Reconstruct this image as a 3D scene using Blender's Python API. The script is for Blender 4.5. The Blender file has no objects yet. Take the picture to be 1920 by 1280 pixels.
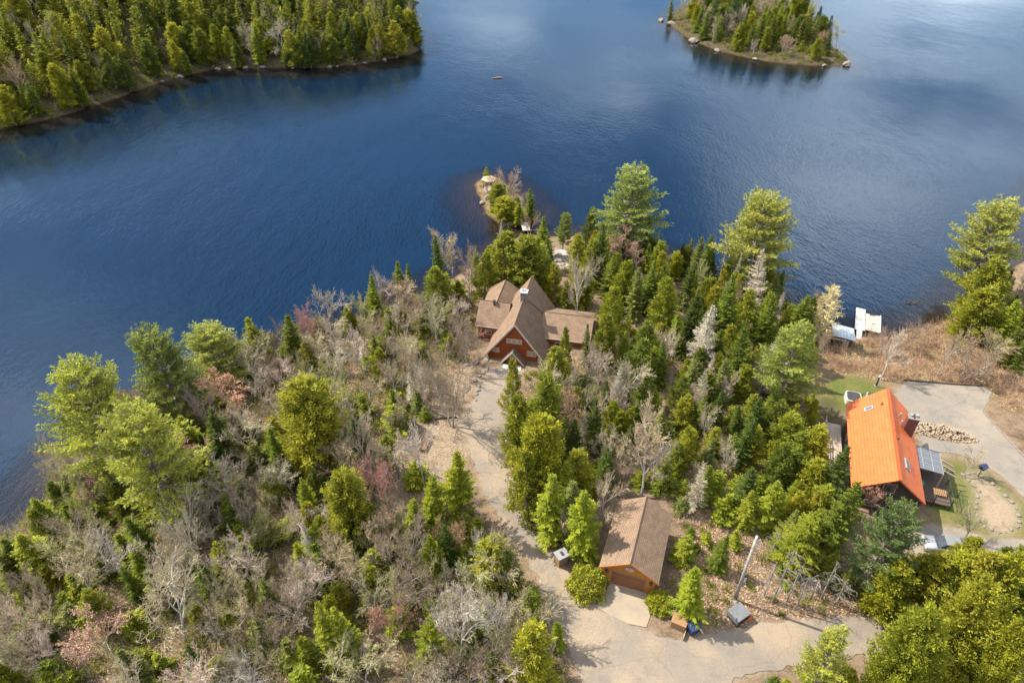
import bpy, math, random
import numpy as np
from mathutils import Vector, geometry, noise as mnoise

random.seed(11)
rng = np.random.default_rng(11)
scene = bpy.context.scene
COL = scene.collection

# ------------------------------------------------------------------ camera, sky, sun, exposure
HC, PITCH, FPX = 64.0, math.radians(37.6), 1280.0      # camera height over the lake, tilt below the horizon, focal length in 1920-px units
cam_d = bpy.data.cameras.new('camera')
cam_d.sensor_width = 36.0
cam_d.lens = 36.0 * FPX / 1920.0
cam_d.clip_start = 0.5
cam_d.clip_end = 8000
cam = bpy.data.objects.new('camera', cam_d)
COL.objects.link(cam)
cam.location = (0, 0, HC)
cam.rotation_euler = (math.pi / 2 - PITCH, 0, 0)
scene.camera = cam

SUN_EL = math.radians(50)
SUN_TO = Vector((-math.cos(math.radians(23)) * math.cos(SUN_EL), math.sin(math.radians(23)) * math.cos(SUN_EL), math.sin(SUN_EL)))
sun_d = bpy.data.lights.new('sun', 'SUN')
sun_d.energy = 5.0
sun_d.angle = math.radians(0.53)
sun_d.color = (1.0, 0.92, 0.79)
sun = bpy.data.objects.new('sun', sun_d)
COL.objects.link(sun)
sun.rotation_euler = SUN_TO.to_track_quat('Z', 'Y').to_euler()
sun.location = SUN_TO * 200

world = bpy.data.worlds.new('World')
scene.world = world
world.use_nodes = True
wt = world.node_tree
for n in list(wt.nodes):
    wt.nodes.remove(n)


def nd(t, kind, **kw):
    n = t.nodes.new(kind)
    for k, v in kw.items():
        if isinstance(k, str) and k.startswith('i_'):
            n.inputs[k[2:].replace('_', ' ')].default_value = v
        else:
            setattr(n, k, v)
    return n


def lk(t, a, b):
    t.links.new(a, b)


sky = nd(wt, 'ShaderNodeTexSky', sky_type='NISHITA', sun_disc=False, sun_elevation=SUN_EL,
         sun_rotation=math.atan2(SUN_TO.x, SUN_TO.y), altitude=400.0, air_density=1.0, dust_density=0.3, ozone_density=4.0)
tc = nd(wt, 'ShaderNodeTexCoord')
sep = nd(wt, 'ShaderNodeSeparateXYZ')
lk(wt, tc.outputs['Generated'], sep.inputs[0])
zz = nd(wt, 'ShaderNodeMath', operation='MAXIMUM')
lk(wt, sep.outputs['Z'], zz.inputs[0]); zz.inputs[1].default_value = 0.0
za = nd(wt, 'ShaderNodeMath', operation='ADD')
lk(wt, zz.outputs[0], za.inputs[0]); za.inputs[1].default_value = 0.16
dv = nd(wt, 'ShaderNodeVectorMath', operation='DIVIDE')
cmb = nd(wt, 'ShaderNodeCombineXYZ')
for i in range(3):
    lk(wt, za.outputs[0], cmb.inputs[i])
lk(wt, tc.outputs['Generated'], dv.inputs[0]); lk(wt, cmb.outputs[0], dv.inputs[1])
cmap = nd(wt, 'ShaderNodeMapping')
cmap.inputs['Location'].default_value = (0.4, 8.8, 4)
lk(wt, dv.outputs[0], cmap.inputs['Vector'])
cn = nd(wt, 'ShaderNodeTexNoise', i_Scale=0.75, i_Detail=6.0, i_Roughness=0.55)
lk(wt, cmap.outputs[0], cn.inputs['Vector'])
cr = nd(wt, 'ShaderNodeValToRGB')
cr.color_ramp.elements[0].position = 0.44
cr.color_ramp.elements[1].position = 0.64
lk(wt, cn.outputs['Fac'], cr.inputs['Fac'])
cm = nd(wt, 'ShaderNodeMixRGB')
cm.inputs['Color2'].default_value = (19.0, 19.4, 20.5, 1)
lk(wt, cr.outputs['Color'], cm.inputs['Fac']); lk(wt, sky.outputs[0], cm.inputs['Color1'])
bg = nd(wt, 'ShaderNodeBackground', i_Strength=0.085)
lk(wt, cm.outputs[0], bg.inputs['Color'])
wo = nd(wt, 'ShaderNodeOutputWorld')
lk(wt, bg.outputs[0], wo.inputs['Surface'])

vs = scene.view_settings
vs.view_transform = 'Standard'
vs.look = 'None'
vs.exposure = 0.9
vs.gamma = 1.0
vs.use_curve_mapping = False
cy = scene.cycles
cy.use_denoising = True
cy.max_bounces = 5
cy.diffuse_bounces = 2
cy.glossy_bounces = 2
cy.transmission_bounces = 3
cy.transparent_max_bounces = 6
cy.sample_clamp_indirect = 4.0
cy.caustics_reflective = False
cy.caustics_refractive = False
scene.render.engine = 'CYCLES'

# ------------------------------------------------------------------ surveying: a picked view ray meets a level or the terrain
_c, _s = math.cos(PITCH), math.sin(PITCH)


def P(u, v, z=0.0):
    a = (u - 960) / FPX
    b = (640 - v) / FPX
    d = (a, _c + b * _s, -_s + b * _c)
    t = (z - HC) / d[2]
    return Vector((d[0] * t, d[1] * t, z))


def PX(p):
    z = p[2] - HC
    dep = p[1] * _c - z * _s
    return 960 + FPX * p[0] / dep, 640 - FPX * (p[1] * _s + z * _c) / dep


def depth(p):
    return p[1] * _c - (p[2] - HC) * _s


def poly_px(pts, z=0.0):
    return np.array([tuple(P(u, v, z))[:2] for u, v in pts])


def smooth_poly(p, n=3):
    for _ in range(n):
        q = np.roll(p, -1, 0)
        p = np.stack([p * .75 + q * .25, p * .25 + q * .75], 1).reshape(-1, 2)
    return p


def inside(pts, poly):
    pts = np.atleast_2d(pts)
    x, y = pts[:, 0], pts[:, 1]
    r = np.zeros(len(pts), bool)
    x0, y0 = poly[:, 0], poly[:, 1]
    x1, y1 = np.roll(x0, -1), np.roll(y0, -1)
    for i in range(len(poly)):
        if y0[i] == y1[i]:
            continue
        c = (y0[i] > y) != (y1[i] > y)
        r ^= c & (x < (x1[i] - x0[i]) * (y - y0[i]) / (y1[i] - y0[i]) + x0[i])
    return r


def sdist(pts, poly):
    pts = np.atleast_2d(np.asarray(pts, float))
    a = poly
    b = np.roll(poly, -1, 0)
    best = np.full(len(pts), 1e9)
    for i in range(len(a)):
        e = b[i] - a[i]
        w = pts - a[i]
        t = np.clip((w @ e) / max(e @ e, 1e-9), 0, 1)
        d = w - t[:, None] * e
        best = np.minimum(best, (d * d).sum(1))
    best = np.sqrt(best)
    return np.where(inside(pts, poly), best, -best)


SHORE = [(0, 1003), (50, 975), (85, 938), (102, 892), (150, 840), (240, 775), (350, 735), (450, 695), (540, 664), (640, 618),
         (700, 596), (760, 574), (830, 535), (885, 500), (935, 462), (985, 438), (1030, 445), (1090, 442), (1150, 455), (1215, 472),
         (1255, 488), (1300, 512), (1370, 535), (1440, 560), (1490, 588), (1545, 612), (1600, 630), (1650, 634), (1700, 622),
         (1745, 612), (1772, 600), (1800, 585), (1830, 560), (1870, 525), (1930, 478)]
MAIN = np.vstack([[(-400, -300), (-150, -40), (-90, 22)], poly_px(SHORE), [(125, 145), (250, 165), (500, 120), (500, -300)]])
ISLET = smooth_poly(poly_px([(890, 350), (903, 385), (925, 415), (955, 424), (975, 424), (992, 412), (1002, 398), (985, 378), (962, 358), (945, 340), (925, 330), (903, 333)]), 2)
FAR = np.vstack([[(-700, 60), (-260, 120)], poly_px([(-150, 280), (0, 243), (100, 222), (200, 190), (300, 155), (400, 130), (470, 127),
                 (600, 128), (690, 118), (760, 105), (783, 96), (790, 75), (778, 50), (762, 30), (775, 12), (790, 8), (750, -10)]), [(-60, 380), (-100, 620), (-700, 700)]])
ISLE = smooth_poly(poly_px([(1245, 40), (1268, 58), (1300, 78), (1350, 97), (1420, 113), (1500, 123), (1590, 125), (1588, 108), (1550, 82), (1522, 55), (1510, 35), (1518, 20), (1480, 5), (1400, -15), (1320, -5), (1275, 15)]), 2)


def vnoise(x, y, s, seed=0.0):
    return (np.sin(x / s + seed) * np.cos(y / s * 1.13 + seed * 2.1) + .6 * np.sin(x / s * 1.9 + y / s * 1.3 + seed * 3.3) + .4 * np.cos(y / s * 2.7 - x / s * 1.1 + seed)) / 2.0


def hgt(pts):
    pts = np.atleast_2d(np.asarray(pts, float))
    x, y = pts[:, 0], pts[:, 1]
    z = np.full(len(pts), -9.0)
    jit = .5 * vnoise(x, y, 2.3, 1.7)
    for poly, kind in ((MAIN, 0), (ISLET, 1), (FAR, 2), (ISLE, 3)):
        lo, hi = poly.min(0) - 60, poly.max(0) + 60
        near = ((pts > lo) & (pts < hi)).all(1)
        d = np.full(len(pts), -60.)
        if near.any():
            d[near] = sdist(pts[near], poly) + jit[near]
        dp = np.maximum(d, 0)
        if kind == 0:
            up = .05 + 4.7 * (1 - np.exp(-dp / 16)) + np.clip(dp / 8, 0, 1) * .12 * vnoise(x, y, 2.4, .4)
        elif kind == 1:
            up = .05 + .9 * (1 - np.exp(-dp / 2.5))
        elif kind == 2:
            up = .05 + 62 * (1 - np.exp(-dp / 125)) + np.clip(dp / 8, 0, 1) * 1.5 * vnoise(x, y, 19, 2.)
        else:
            up = .05 + 2.6 * (1 - np.exp(-dp / 9))
        zz = np.where(d > 0, up, np.maximum(-9, d * .17))
        z = np.maximum(z, zz)
    r = np.hypot(x, y - 150)
    z = np.where(r > 900, np.maximum(z, np.minimum((r - 900) * .12, 60)), z)
    return z


def axis(dense0, dense1, step, lo, hi, grow):
    a = list(np.arange(dense0, dense1 + 1e-6, step))
    d = step
    x = a[-1]
    while x < hi:
        d *= grow; x += d; a.append(min(x, hi))
    d = step; x = a[0]; pre = []
    while x > lo:
        d *= grow; x -= d; pre.append(max(x, lo))
    return np.array(pre[::-1] + a)


xs = axis(-75, 85, 1.0, -3000, 3000, 1.06)
ys = axis(24, 125, 1.0, -600, 5000, 1.022)
gx, gy = np.meshgrid(xs, ys)
gp = np.stack([gx.ravel(), gy.ravel()], 1)
gz = hgt(gp)
GZ = gz.reshape(len(ys), len(xs))


def hb(pts):
    """terrain level by bilinear reading of the ground grid"""
    pts = np.atleast_2d(np.asarray(pts, float))
    i = np.clip(np.searchsorted(xs, pts[:, 0]) - 1, 0, len(xs) - 2); j = np.clip(np.searchsorted(ys, pts[:, 1]) - 1, 0, len(ys) - 2)
    fx = (pts[:, 0] - xs[i]) / (xs[i + 1] - xs[i]); fy = (pts[:, 1] - ys[j]) / (ys[j + 1] - ys[j])
    return GZ[j, i] * (1 - fx) * (1 - fy) + GZ[j, i + 1] * fx * (1 - fy) + GZ[j + 1, i] * (1 - fx) * fy + GZ[j + 1, i + 1] * fx * fy


def H(x, y):
    return float(hb([(x, y)])[0])


def G(u, v):
    z = 3.0
    for _ in range(14):
        p = P(u, v, z)
        z = .5 * z + .5 * H(p.x, p.y)
    p = P(u, v, z)
    return Vector((p.x, p.y, H(p.x, p.y)))


def gpoly(pts):
    return np.array([tuple(G(u, v))[:2] for u, v in pts])


# ------------------------------------------------------------------ ground zones (where the place has lawn, gravel, beds, paving)
DRIVE = gpoly([(918, 688), (985, 692), (962, 735), (955, 790), (958, 850), (966, 910), (990, 960), (1012, 1005), (1050, 1060), (1095, 1105), (1118, 1138), (1120, 1190), (1040, 1185),
               (1028, 1120), (1000, 1068), (965, 1015), (935, 965), (905, 915), (893, 870), (876, 832), (862, 800), (868, 770), (890, 748), (903, 715)])
ROAD = gpoly([(1040, 1120), (1095, 1105), (1120, 1138), (1185, 1172), (1240, 1196), (1290, 1200), (1340, 1188), (1406, 1172), (1480, 1162), (1560, 1157), (1680, 1160), (1760, 1168), (1960, 1190),
              (1960, 1285), (1760, 1246), (1687, 1236), (1607, 1229), (1530, 1238), (1455, 1254), (1400, 1268), (1348, 1282), (1280, 1340), (1120, 1340), (1075, 1240)])
APRON = gpoly([(1149, 1085), (1209, 1105), (1216, 1122), (1221, 1148), (1212, 1176), (1180, 1170), (1145, 1154), (1117, 1137), (1128, 1120), (1140, 1100)])
PAD = gpoly([(1676, 740), (1698, 716), (1770, 720), (1842, 725), (1861, 737), (1842, 774), (1880, 815), (1919, 856), (1975, 905), (1975, 975), (1920, 932), (1875, 892), (1840, 868), (1790, 850), (1735, 846), (1715, 800)])
CARPAD = gpoly([(1700, 990), (1752, 985), (1800, 990), (1850, 1010), (1960, 1015), (1960, 1062), (1860, 1062), (1790, 1045), (1720, 1045), (1700, 1020)])
LAWN = gpoly([(1530, 735), (1550, 710), (1590, 700), (1640, 712), (1665, 735), (1660, 760), (1590, 770), (1540, 765)])
LAWN2 = gpoly([(1738, 880), (1780, 860), (1830, 872), (1880, 905), (1930, 955), (1940, 1010), (1880, 1012), (1800, 992), (1752, 985), (1735, 930)])
LAWN3 = gpoly([(1600, 655), (1625, 650), (1640, 670), (1615, 680), (1598, 672)])
DARK_YARD = gpoly([(1480, 770), (1560, 750), (1590, 800), (1580, 850), (1530, 830), (1460, 800)])  # yard ground mixed toward the dark floor colour
BED = gpoly([(1805, 890), (1835, 885), (1870, 915), (1905, 950), (1912, 985), (1880, 1000), (1840, 985), (1828, 950), (1835, 920)])
CLEAR = gpoly([(830, 765), (880, 740), (900, 715), (903, 690), (870, 690), (830, 735), (780, 790), (770, 850), (730, 910), (735, 945), (790, 930), (860, 870), (890, 850), (875, 800)])
HEATH = gpoly([(1540, 650), (1600, 640), (1700, 628), (1790, 600), (1850, 600), (1940, 640), (1940, 780), (1880, 770), (1860, 735), (1690, 715), (1560, 700)])
ROCKY = gpoly([(1035, 468), (1075, 470), (1080, 500), (1040, 505)])
CUT = gpoly([(1290, 985), (1420, 955), (1480, 985), (1560, 1060), (1680, 1120), (1690, 1160), (1540, 1157), (1400, 1170), (1290, 1190), (1260, 1120), (1290, 1050)])
ROAD_ALL = [DRIVE, ROAD, APRON, PAD, CARPAD]

# ------------------------------------------------------------------ materials


def new_mat(name):
    m = bpy.data.materials.new(name)
    m.use_nodes = True
    t = m.node_tree
    for n in list(t.nodes):
        t.nodes.remove(n)
    out = nd(t, 'ShaderNodeOutputMaterial')
    return m, t, out


def pmat(name, c1, c2=None, scale=3.0, rough=.8, bump=0.0, bscale=20.0, spec=.3, metal=0.0, detail=5.0, coord='Object', stretch=(1, 1, 1), lo=.35, hi=.65):
    m, t, out = new_mat(name)
    b = nd(t, 'ShaderNodeBsdfPrincipled')
    b.inputs['Roughness'].default_value = rough
    b.inputs['Metallic'].default_value = metal
    b.inputs['Specular IOR Level'].default_value = spec
    lk(t, b.outputs[0], out.inputs['Surface'])
    tcn = nd(t, 'ShaderNodeTexCoord')
    mp = nd(t, 'ShaderNodeMapping')
    mp.inputs['Scale'].default_value = stretch
    lk(t, tcn.outputs[coord], mp.inputs['Vector'])
    if c2 is None:
        c2 = tuple(x * .8 for x in c1)
    n1 = nd(t, 'ShaderNodeTexNoise', i_Scale=scale, i_Detail=detail, i_Roughness=.6)
    lk(t, mp.outputs[0], n1.inputs['Vector'])
    r = nd(t, 'ShaderNodeValToRGB')
    r.color_ramp.elements[0].position = lo
    r.color_ramp.elements[1].position = hi
    r.color_ramp.elements[0].color = (*c1, 1)
    r.color_ramp.elements[1].color = (*c2, 1)
    lk(t, n1.outputs['Fac'], r.inputs['Fac'])
    lk(t, r.outputs['Color'], b.inputs['Base Color'])
    if bump:
        n2 = nd(t, 'ShaderNodeTexNoise', i_Scale=bscale, i_Detail=4.0)
        lk(t, mp.outputs[0], n2.inputs['Vector'])
        bp = nd(t, 'ShaderNodeBump', i_Strength=bump, i_Distance=.05)
        lk(t, n2.outputs['Fac'], bp.inputs['Height'])
        lk(t, bp.outputs[0], b.inputs['Normal'])
    return m


def leaf_mat(name, trans=.42, vary=.5, warm=(1.5, 1.38, .8)):
    m, t, out = new_mat(name)
    oi = nd(t, 'ShaderNodeObjectInfo')
    at = nd(t, 'ShaderNodeAttribute', attribute_name='tint')
    w = nd(t, 'ShaderNodeMixRGB', blend_type='MULTIPLY')
    w.inputs['Fac'].default_value = 1
    rr = nd(t, 'ShaderNodeValToRGB')
    rr.color_ramp.elements[0].color = (1 - vary, 1 - vary * .9, 1 - vary * .9, 1)
    rr.color_ramp.elements[1].color = (*warm, 1)
    lk(t, at.outputs['Fac'], rr.inputs['Fac'])
    lk(t, oi.outputs['Color'], w.inputs['Color1']); lk(t, rr.outputs['Color'], w.inputs['Color2'])
    b = nd(t, 'ShaderNodeBsdfPrincipled')
    b.inputs['Roughness'].default_value = .6
    b.inputs['Specular IOR Level'].default_value = .15
    tr = nd(t, 'ShaderNodeBsdfTranslucent')
    lk(t, w.outputs[0], b.inputs['Base Color']); lk(t, w.outputs[0], tr.inputs['Color'])
    mx = nd(t, 'ShaderNodeMixShader')
    mx.inputs['Fac'].default_value = trans
    lk(t, b.outputs[0], mx.inputs[1]); lk(t, tr.outputs[0], mx.inputs[2])
    lk(t, mx.outputs[0], out.inputs['Surface'])
    return m


def twig_mat(name):
    m, t, out = new_mat(name)
    oi = nd(t, 'ShaderNodeObjectInfo')
    at = nd(t, 'ShaderNodeAttribute', attribute_name='tint')
    w = nd(t, 'ShaderNodeMixRGB', blend_type='MULTIPLY')
    w.inputs['Fac'].default_value = 1
    rr = nd(t, 'ShaderNodeValToRGB')
    rr.color_ramp.elements[0].color = (.66, .61, .54, 1)
    rr.color_ramp.elements[1].color = (1.55, 1.46, 1.34, 1)
    lk(t, at.outputs['Fac'], rr.inputs['Fac'])
    lk(t, oi.outputs['Color'], w.inputs['Color1']); lk(t, rr.outputs['Color'], w.inputs['Color2'])
    b = nd(t, 'ShaderNodeBsdfPrincipled')
    b.inputs['Roughness'].default_value = .85
    b.inputs['Specular IOR Level'].default_value = .15
    lk(t, w.outputs[0], b.inputs['Base Color'])
    lk(t, b.outputs[0], out.inputs['Surface'])
    return m


def uv_mat(name, kind, c1, c2, c3, rough=.85, spec=.2):
    """shingles (staggered tabs) or metal roof tiles, laid in metres along the slope"""
    m, t, out = new_mat(name)
    b = nd(t, 'ShaderNodeBsdfPrincipled')
    b.inputs['Roughness'].default_value = rough
    b.inputs['Specular IOR Level'].default_value = spec
    lk(t, b.outputs[0], out.inputs['Surface'])
    tcn = nd(t, 'ShaderNodeTexCoord')
    br = nd(t, 'ShaderNodeTexBrick', offset=.5, i_Scale=1.0)
    br.inputs['Brick Width'].default_value = .42 if kind == 'shingle' else .3
    br.inputs['Row Height'].default_value = .2 if kind == 'shingle' else .36
    br.inputs['Mortar Size'].default_value = .015 if kind == 'shingle' else .02
    br.inputs['Mortar Smooth'].default_value = .3
    br.inputs['Color1'].default_value = (*c1, 1)
    br.inputs['Color2'].default_value = (*c2, 1)
    br.inputs['Mortar'].default_value = (*c3, 1)
    lk(t, tcn.outputs['UV'], br.inputs['Vector'])
    n = nd(t, 'ShaderNodeTexNoise', i_Scale=.7, i_Detail=9.0, i_Roughness=.75)
    lk(t, tcn.outputs['UV'], n.inputs['Vector'])
    r = nd(t, 'ShaderNodeValToRGB')
    a = .66 if kind == 'shingle' else .8
    r.color_ramp.elements[0].position = .3
    r.color_ramp.elements[1].position = .7
    r.color_ramp.elements[0].color = (a, a, a, 1)
    r.color_ramp.elements[1].color = (1.12, 1.1, 1.06, 1)
    lk(t, n.outputs['Fac'], r.inputs['Fac'])
    mx = nd(t, 'ShaderNodeMixRGB', blend_type='MULTIPLY')
    mx.inputs['Fac'].default_value = 1
    lk(t, br.outputs['Color'], mx.inputs['Color1']); lk(t, r.outputs['Color'], mx.inputs['Color2'])
    lk(t, mx.outputs[0], b.inputs['Base Color'])
    bp = nd(t, 'ShaderNodeBump', i_Strength=.6, i_Distance=.02)
    iv = nd(t, 'ShaderNodeMath', operation='SUBTRACT')
    iv.inputs[0].default_value = 1
    lk(t, br.outputs['Fac'], iv.inputs[1]); lk(t, iv.outputs[0], bp.inputs['Height'])
    lk(t, bp.outputs[0], b.inputs['Normal'])
    return m


def paving_mat(name, base, sand, dark, crack=.5):
    """worn asphalt: sandy drifts, tyre-polished grey, patch stains and open cracks"""
    m, t, out = new_mat(name)
    b = nd(t, 'ShaderNodeBsdfPrincipled')
    b.inputs['Roughness'].default_value = .93
    b.inputs['Specular IOR Level'].default_value = .12
    lk(t, b.outputs[0], out.inputs['Surface'])
    g = nd(t, 'ShaderNodeNewGeometry')

    def nzf(scale, detail, lo, hi, rough=.6):
        n = nd(t, 'ShaderNodeTexNoise', i_Scale=scale, i_Detail=detail, i_Roughness=rough)
        lk(t, g.outputs['Position'], n.inputs['Vector'])
        r = nd(t, 'ShaderNodeMapRange')
        r.inputs['From Min'].default_value = lo; r.inputs['From Max'].default_value = hi
        lk(t, n.outputs['Fac'], r.inputs['Value'])
        return r.outputs[0]

    def mix(f, a, c, k=1.0):
        x = nd(t, 'ShaderNodeMixRGB')
        if k != 1.0:
            q = nd(t, 'ShaderNodeMath', operation='MULTIPLY'); lk(t, f, q.inputs[0]); q.inputs[1].default_value = k; f = q.outputs[0]
        lk(t, f, x.inputs['Fac'])
        if isinstance(a, tuple): x.inputs['Color1'].default_value = (*a, 1)
        else: lk(t, a, x.inputs['Color1'])
        x.inputs['Color2'].default_value = (*c, 1)
        return x.outputs[0]
    c = mix(nzf(.22, 6, .42, .62), base, sand)
    c = mix(nzf(.5, 8, .52, .7, .7), c, dark, .75)
    c = mix(nzf(6, 6, .5, .75, .8), c, tuple(x * .6 for x in dark), .6)
    c = mix(nzf(9, 3, .62, .72, .6), c, tuple(min(1, x * 1.5) for x in sand), .6)
    nn = nd(t, 'ShaderNodeTexNoise', i_Scale=.6, i_Detail=4.0)
    lk(t, g.outputs['Position'], nn.inputs['Vector'])
    wv = nd(t, 'ShaderNodeMixRGB', blend_type='ADD'); wv.inputs['Fac'].default_value = 1.2
    lk(t, g.outputs['Position'], wv.inputs['Color1']); lk(t, nn.outputs['Color'], wv.inputs['Color2'])
    vo = nd(t, 'ShaderNodeTexVoronoi', feature='DISTANCE_TO_EDGE', i_Scale=.13)
    lk(t, wv.outputs[0], vo.inputs['Vector'])
    mr = nd(t, 'ShaderNodeMapRange'); mr.inputs['From Min'].default_value = .012; mr.inputs['From Max'].default_value = .0
    lk(t, vo.outputs['Distance'], mr.inputs['Value'])
    c = mix(mr.outputs[0], c, tuple(x * .55 for x in dark), crack)
    lk(t, c, b.inputs['Base Color'])
    return m


def ground_mat():
    m, t, out = new_mat('forest_floor')
    b = nd(t, 'ShaderNodeBsdfPrincipled')
    b.inputs['Roughness'].default_value = .95
    b.inputs['Specular IOR Level'].default_value = .1
    lk(t, b.outputs[0], out.inputs['Surface'])
    g = nd(t, 'ShaderNodeNewGeometry')
    zone = nd(t, 'ShaderNodeVertexColor', layer_name='zone')
    zone2 = nd(t, 'ShaderNodeVertexColor', layer_name='zone2')
    sz = nd(t, 'ShaderNodeSeparateColor'); lk(t, zone.outputs['Color'], sz.inputs[0])
    s2 = nd(t, 'ShaderNodeSeparateColor'); lk(t, zone2.outputs['Color'], s2.inputs[0])

    def nz(scale, detail, cols, pos=(.3, .7), rough=.65):
        n = nd(t, 'ShaderNodeTexNoise', i_Scale=scale, i_Detail=detail, i_Roughness=rough)
        lk(t, g.outputs['Position'], n.inputs['Vector'])
        r = nd(t, 'ShaderNodeValToRGB')
        els = r.color_ramp.elements
        while len(els) < len(cols):
            els.new(.5)
        for i, cc in enumerate(cols):
            els[i].position = pos[0] + (pos[1] - pos[0]) * i / (len(cols) - 1)
            els[i].color = (*cc, 1)
        lk(t, n.outputs['Fac'], r.inputs['Fac'])
        return r.outputs['Color'], n.outputs['Fac']

    def mix(f, a, c, mode='MIX', fac=None):
        x = nd(t, 'ShaderNodeMixRGB', blend_type=mode)
        if f is None:
            x.inputs['Fac'].default_value = fac
        else:
            lk(t, f, x.inputs['Fac'])
        lk(t, a, x.inputs['Color1']); lk(t, c, x.inputs['Color2'])
        return x.outputs[0]
    litter, _ = nz(.7, 9, [(.06, .042, .026), (.14, .1, .064), (.22, .16, .108), (.125, .11, .045)], (.28, .72), .75)
    fine, ff = nz(5, 9, [(.35, .3, .28), (1.0, 1.0, 1.0), (1.5, 1.42, 1.35)], (.32, .68), .85)
    col = mix(None, litter, fine, 'MULTIPLY', .8)
    lawn, _ = nz(.35, 7, [(.19, .15, .065), (.13, .125, .04), (.085, .11, .026), (.16, .145, .055)], (.3, .7), .7)
    lawn = mix(None, lawn, fine, 'MULTIPLY', .45)
    col = mix(sz.outputs[0], col, lawn)
    sand, _ = nz(.8, 7, [(.19, .145, .095), (.3, .235, .165), (.25, .195, .13)], (.3, .7))
    sand = mix(None, sand, fine, 'MULTIPLY', .5)
    col = mix(sz.outputs[1], col, sand)
    heath, _ = nz(.6, 8, [(.1, .066, .04), (.185, .128, .078), (.155, .13, .058), (.23, .17, .1)], (.3, .7), .75)
    heath = mix(None, heath, fine, 'MULTIPLY', .8)
    col = mix(sz.outputs[2], col, heath)
    rock, _ = nz(.9, 8, [(.2, .17, .14), (.33, .29, .25), (.4, .36, .32)], (.3, .6))
    col = mix(s2.outputs[0], col, rock)
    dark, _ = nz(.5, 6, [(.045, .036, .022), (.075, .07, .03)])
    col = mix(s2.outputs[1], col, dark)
    # lake bed: sand, then silt, then a deep-water body tone with blue sky reflection painted in
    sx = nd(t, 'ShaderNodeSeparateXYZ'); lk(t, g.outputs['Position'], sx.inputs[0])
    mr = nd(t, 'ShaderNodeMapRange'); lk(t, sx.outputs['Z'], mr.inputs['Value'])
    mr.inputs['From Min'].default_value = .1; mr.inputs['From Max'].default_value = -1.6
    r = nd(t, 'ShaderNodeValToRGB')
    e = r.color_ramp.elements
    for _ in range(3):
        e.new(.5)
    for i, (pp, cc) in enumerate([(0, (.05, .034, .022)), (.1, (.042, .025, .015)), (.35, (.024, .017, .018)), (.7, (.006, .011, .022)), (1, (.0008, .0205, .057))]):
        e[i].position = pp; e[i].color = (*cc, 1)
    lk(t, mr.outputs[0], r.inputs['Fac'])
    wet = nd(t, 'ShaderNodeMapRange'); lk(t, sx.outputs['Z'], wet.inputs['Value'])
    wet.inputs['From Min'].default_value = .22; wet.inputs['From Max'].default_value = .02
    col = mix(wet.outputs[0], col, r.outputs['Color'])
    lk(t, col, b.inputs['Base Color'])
    bp = nd(t, 'ShaderNodeBump', i_Strength=.9, i_Distance=.095)
    lk(t, ff, bp.inputs['Height']); lk(t, bp.outputs[0], b.inputs['Normal'])
    return m


def water_mat():
    m, t, out = new_mat('lake_water')
    g = nd(t, 'ShaderNodeNewGeometry')
    mp = nd(t, 'ShaderNodeMapping')
    mp.inputs['Rotation'].default_value = (0, 0, .45)
    mp.inputs['Scale'].default_value = (1, .45, 1)
    lk(t, g.outputs['Position'], mp.inputs['Vector'])
    n1 = nd(t, 'ShaderNodeTexNoise', i_Scale=1.5, i_Detail=3.0, i_Roughness=.6)
    n2 = nd(t, 'ShaderNodeTexNoise', i_Scale=.22, i_Detail=2.0)
    lk(t, mp.outputs[0], n1.inputs['Vector']); lk(t, mp.outputs[0], n2.inputs['Vector'])
    ad = nd(t, 'ShaderNodeMath', operation='MULTIPLY_ADD')
    lk(t, n2.outputs['Fac'], ad.inputs[0]); ad.inputs[1].default_value = 1.4; lk(t, n1.outputs['Fac'], ad.inputs[2])
    pat = nd(t, 'ShaderNodeTexNoise', i_Scale=.02, i_Detail=5.0)       # gusts: rippled and calm patches
    lk(t, g.outputs['Position'], pat.inputs['Vector'])
    pr = nd(t, 'ShaderNodeMapRange')
    pr.inputs['From Min'].default_value = .35; pr.inputs['From Max'].default_value = .65
    pr.inputs['To Min'].default_value = .12; pr.inputs['To Max'].default_value = 1.0
    lk(t, pat.outputs['Fac'], pr.inputs['Value'])
    bp = nd(t, 'ShaderNodeBump', i_Distance=.095)
    lk(t, pr.outputs[0], bp.inputs['Strength']); lk(t, ad.outputs[0], bp.inputs['Height'])
    fr = nd(t, 'ShaderNodeFresnel', i_IOR=1.52)
    lk(t, bp.outputs[0], fr.inputs['Normal'])
    gl = nd(t, 'ShaderNodeBsdfGlossy', i_Roughness=.09)
    gl.inputs['Color'].default_value = (.80, .93, 1, 1)
    lk(t, bp.outputs[0], gl.inputs['Normal'])
    tr = nd(t, 'ShaderNodeBsdfTransparent')
    tr.inputs['Color'].default_value = (.93, .95, .97, 1)
    mx = nd(t, 'ShaderNodeMixShader')
    lk(t, fr.outputs[0], mx.inputs['Fac']); lk(t, tr.outputs[0], mx.inputs[1]); lk(t, gl.outputs[0], mx.inputs[2])
    lk(t, mx.outputs[0], out.inputs['Surface'])
    return m


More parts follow.
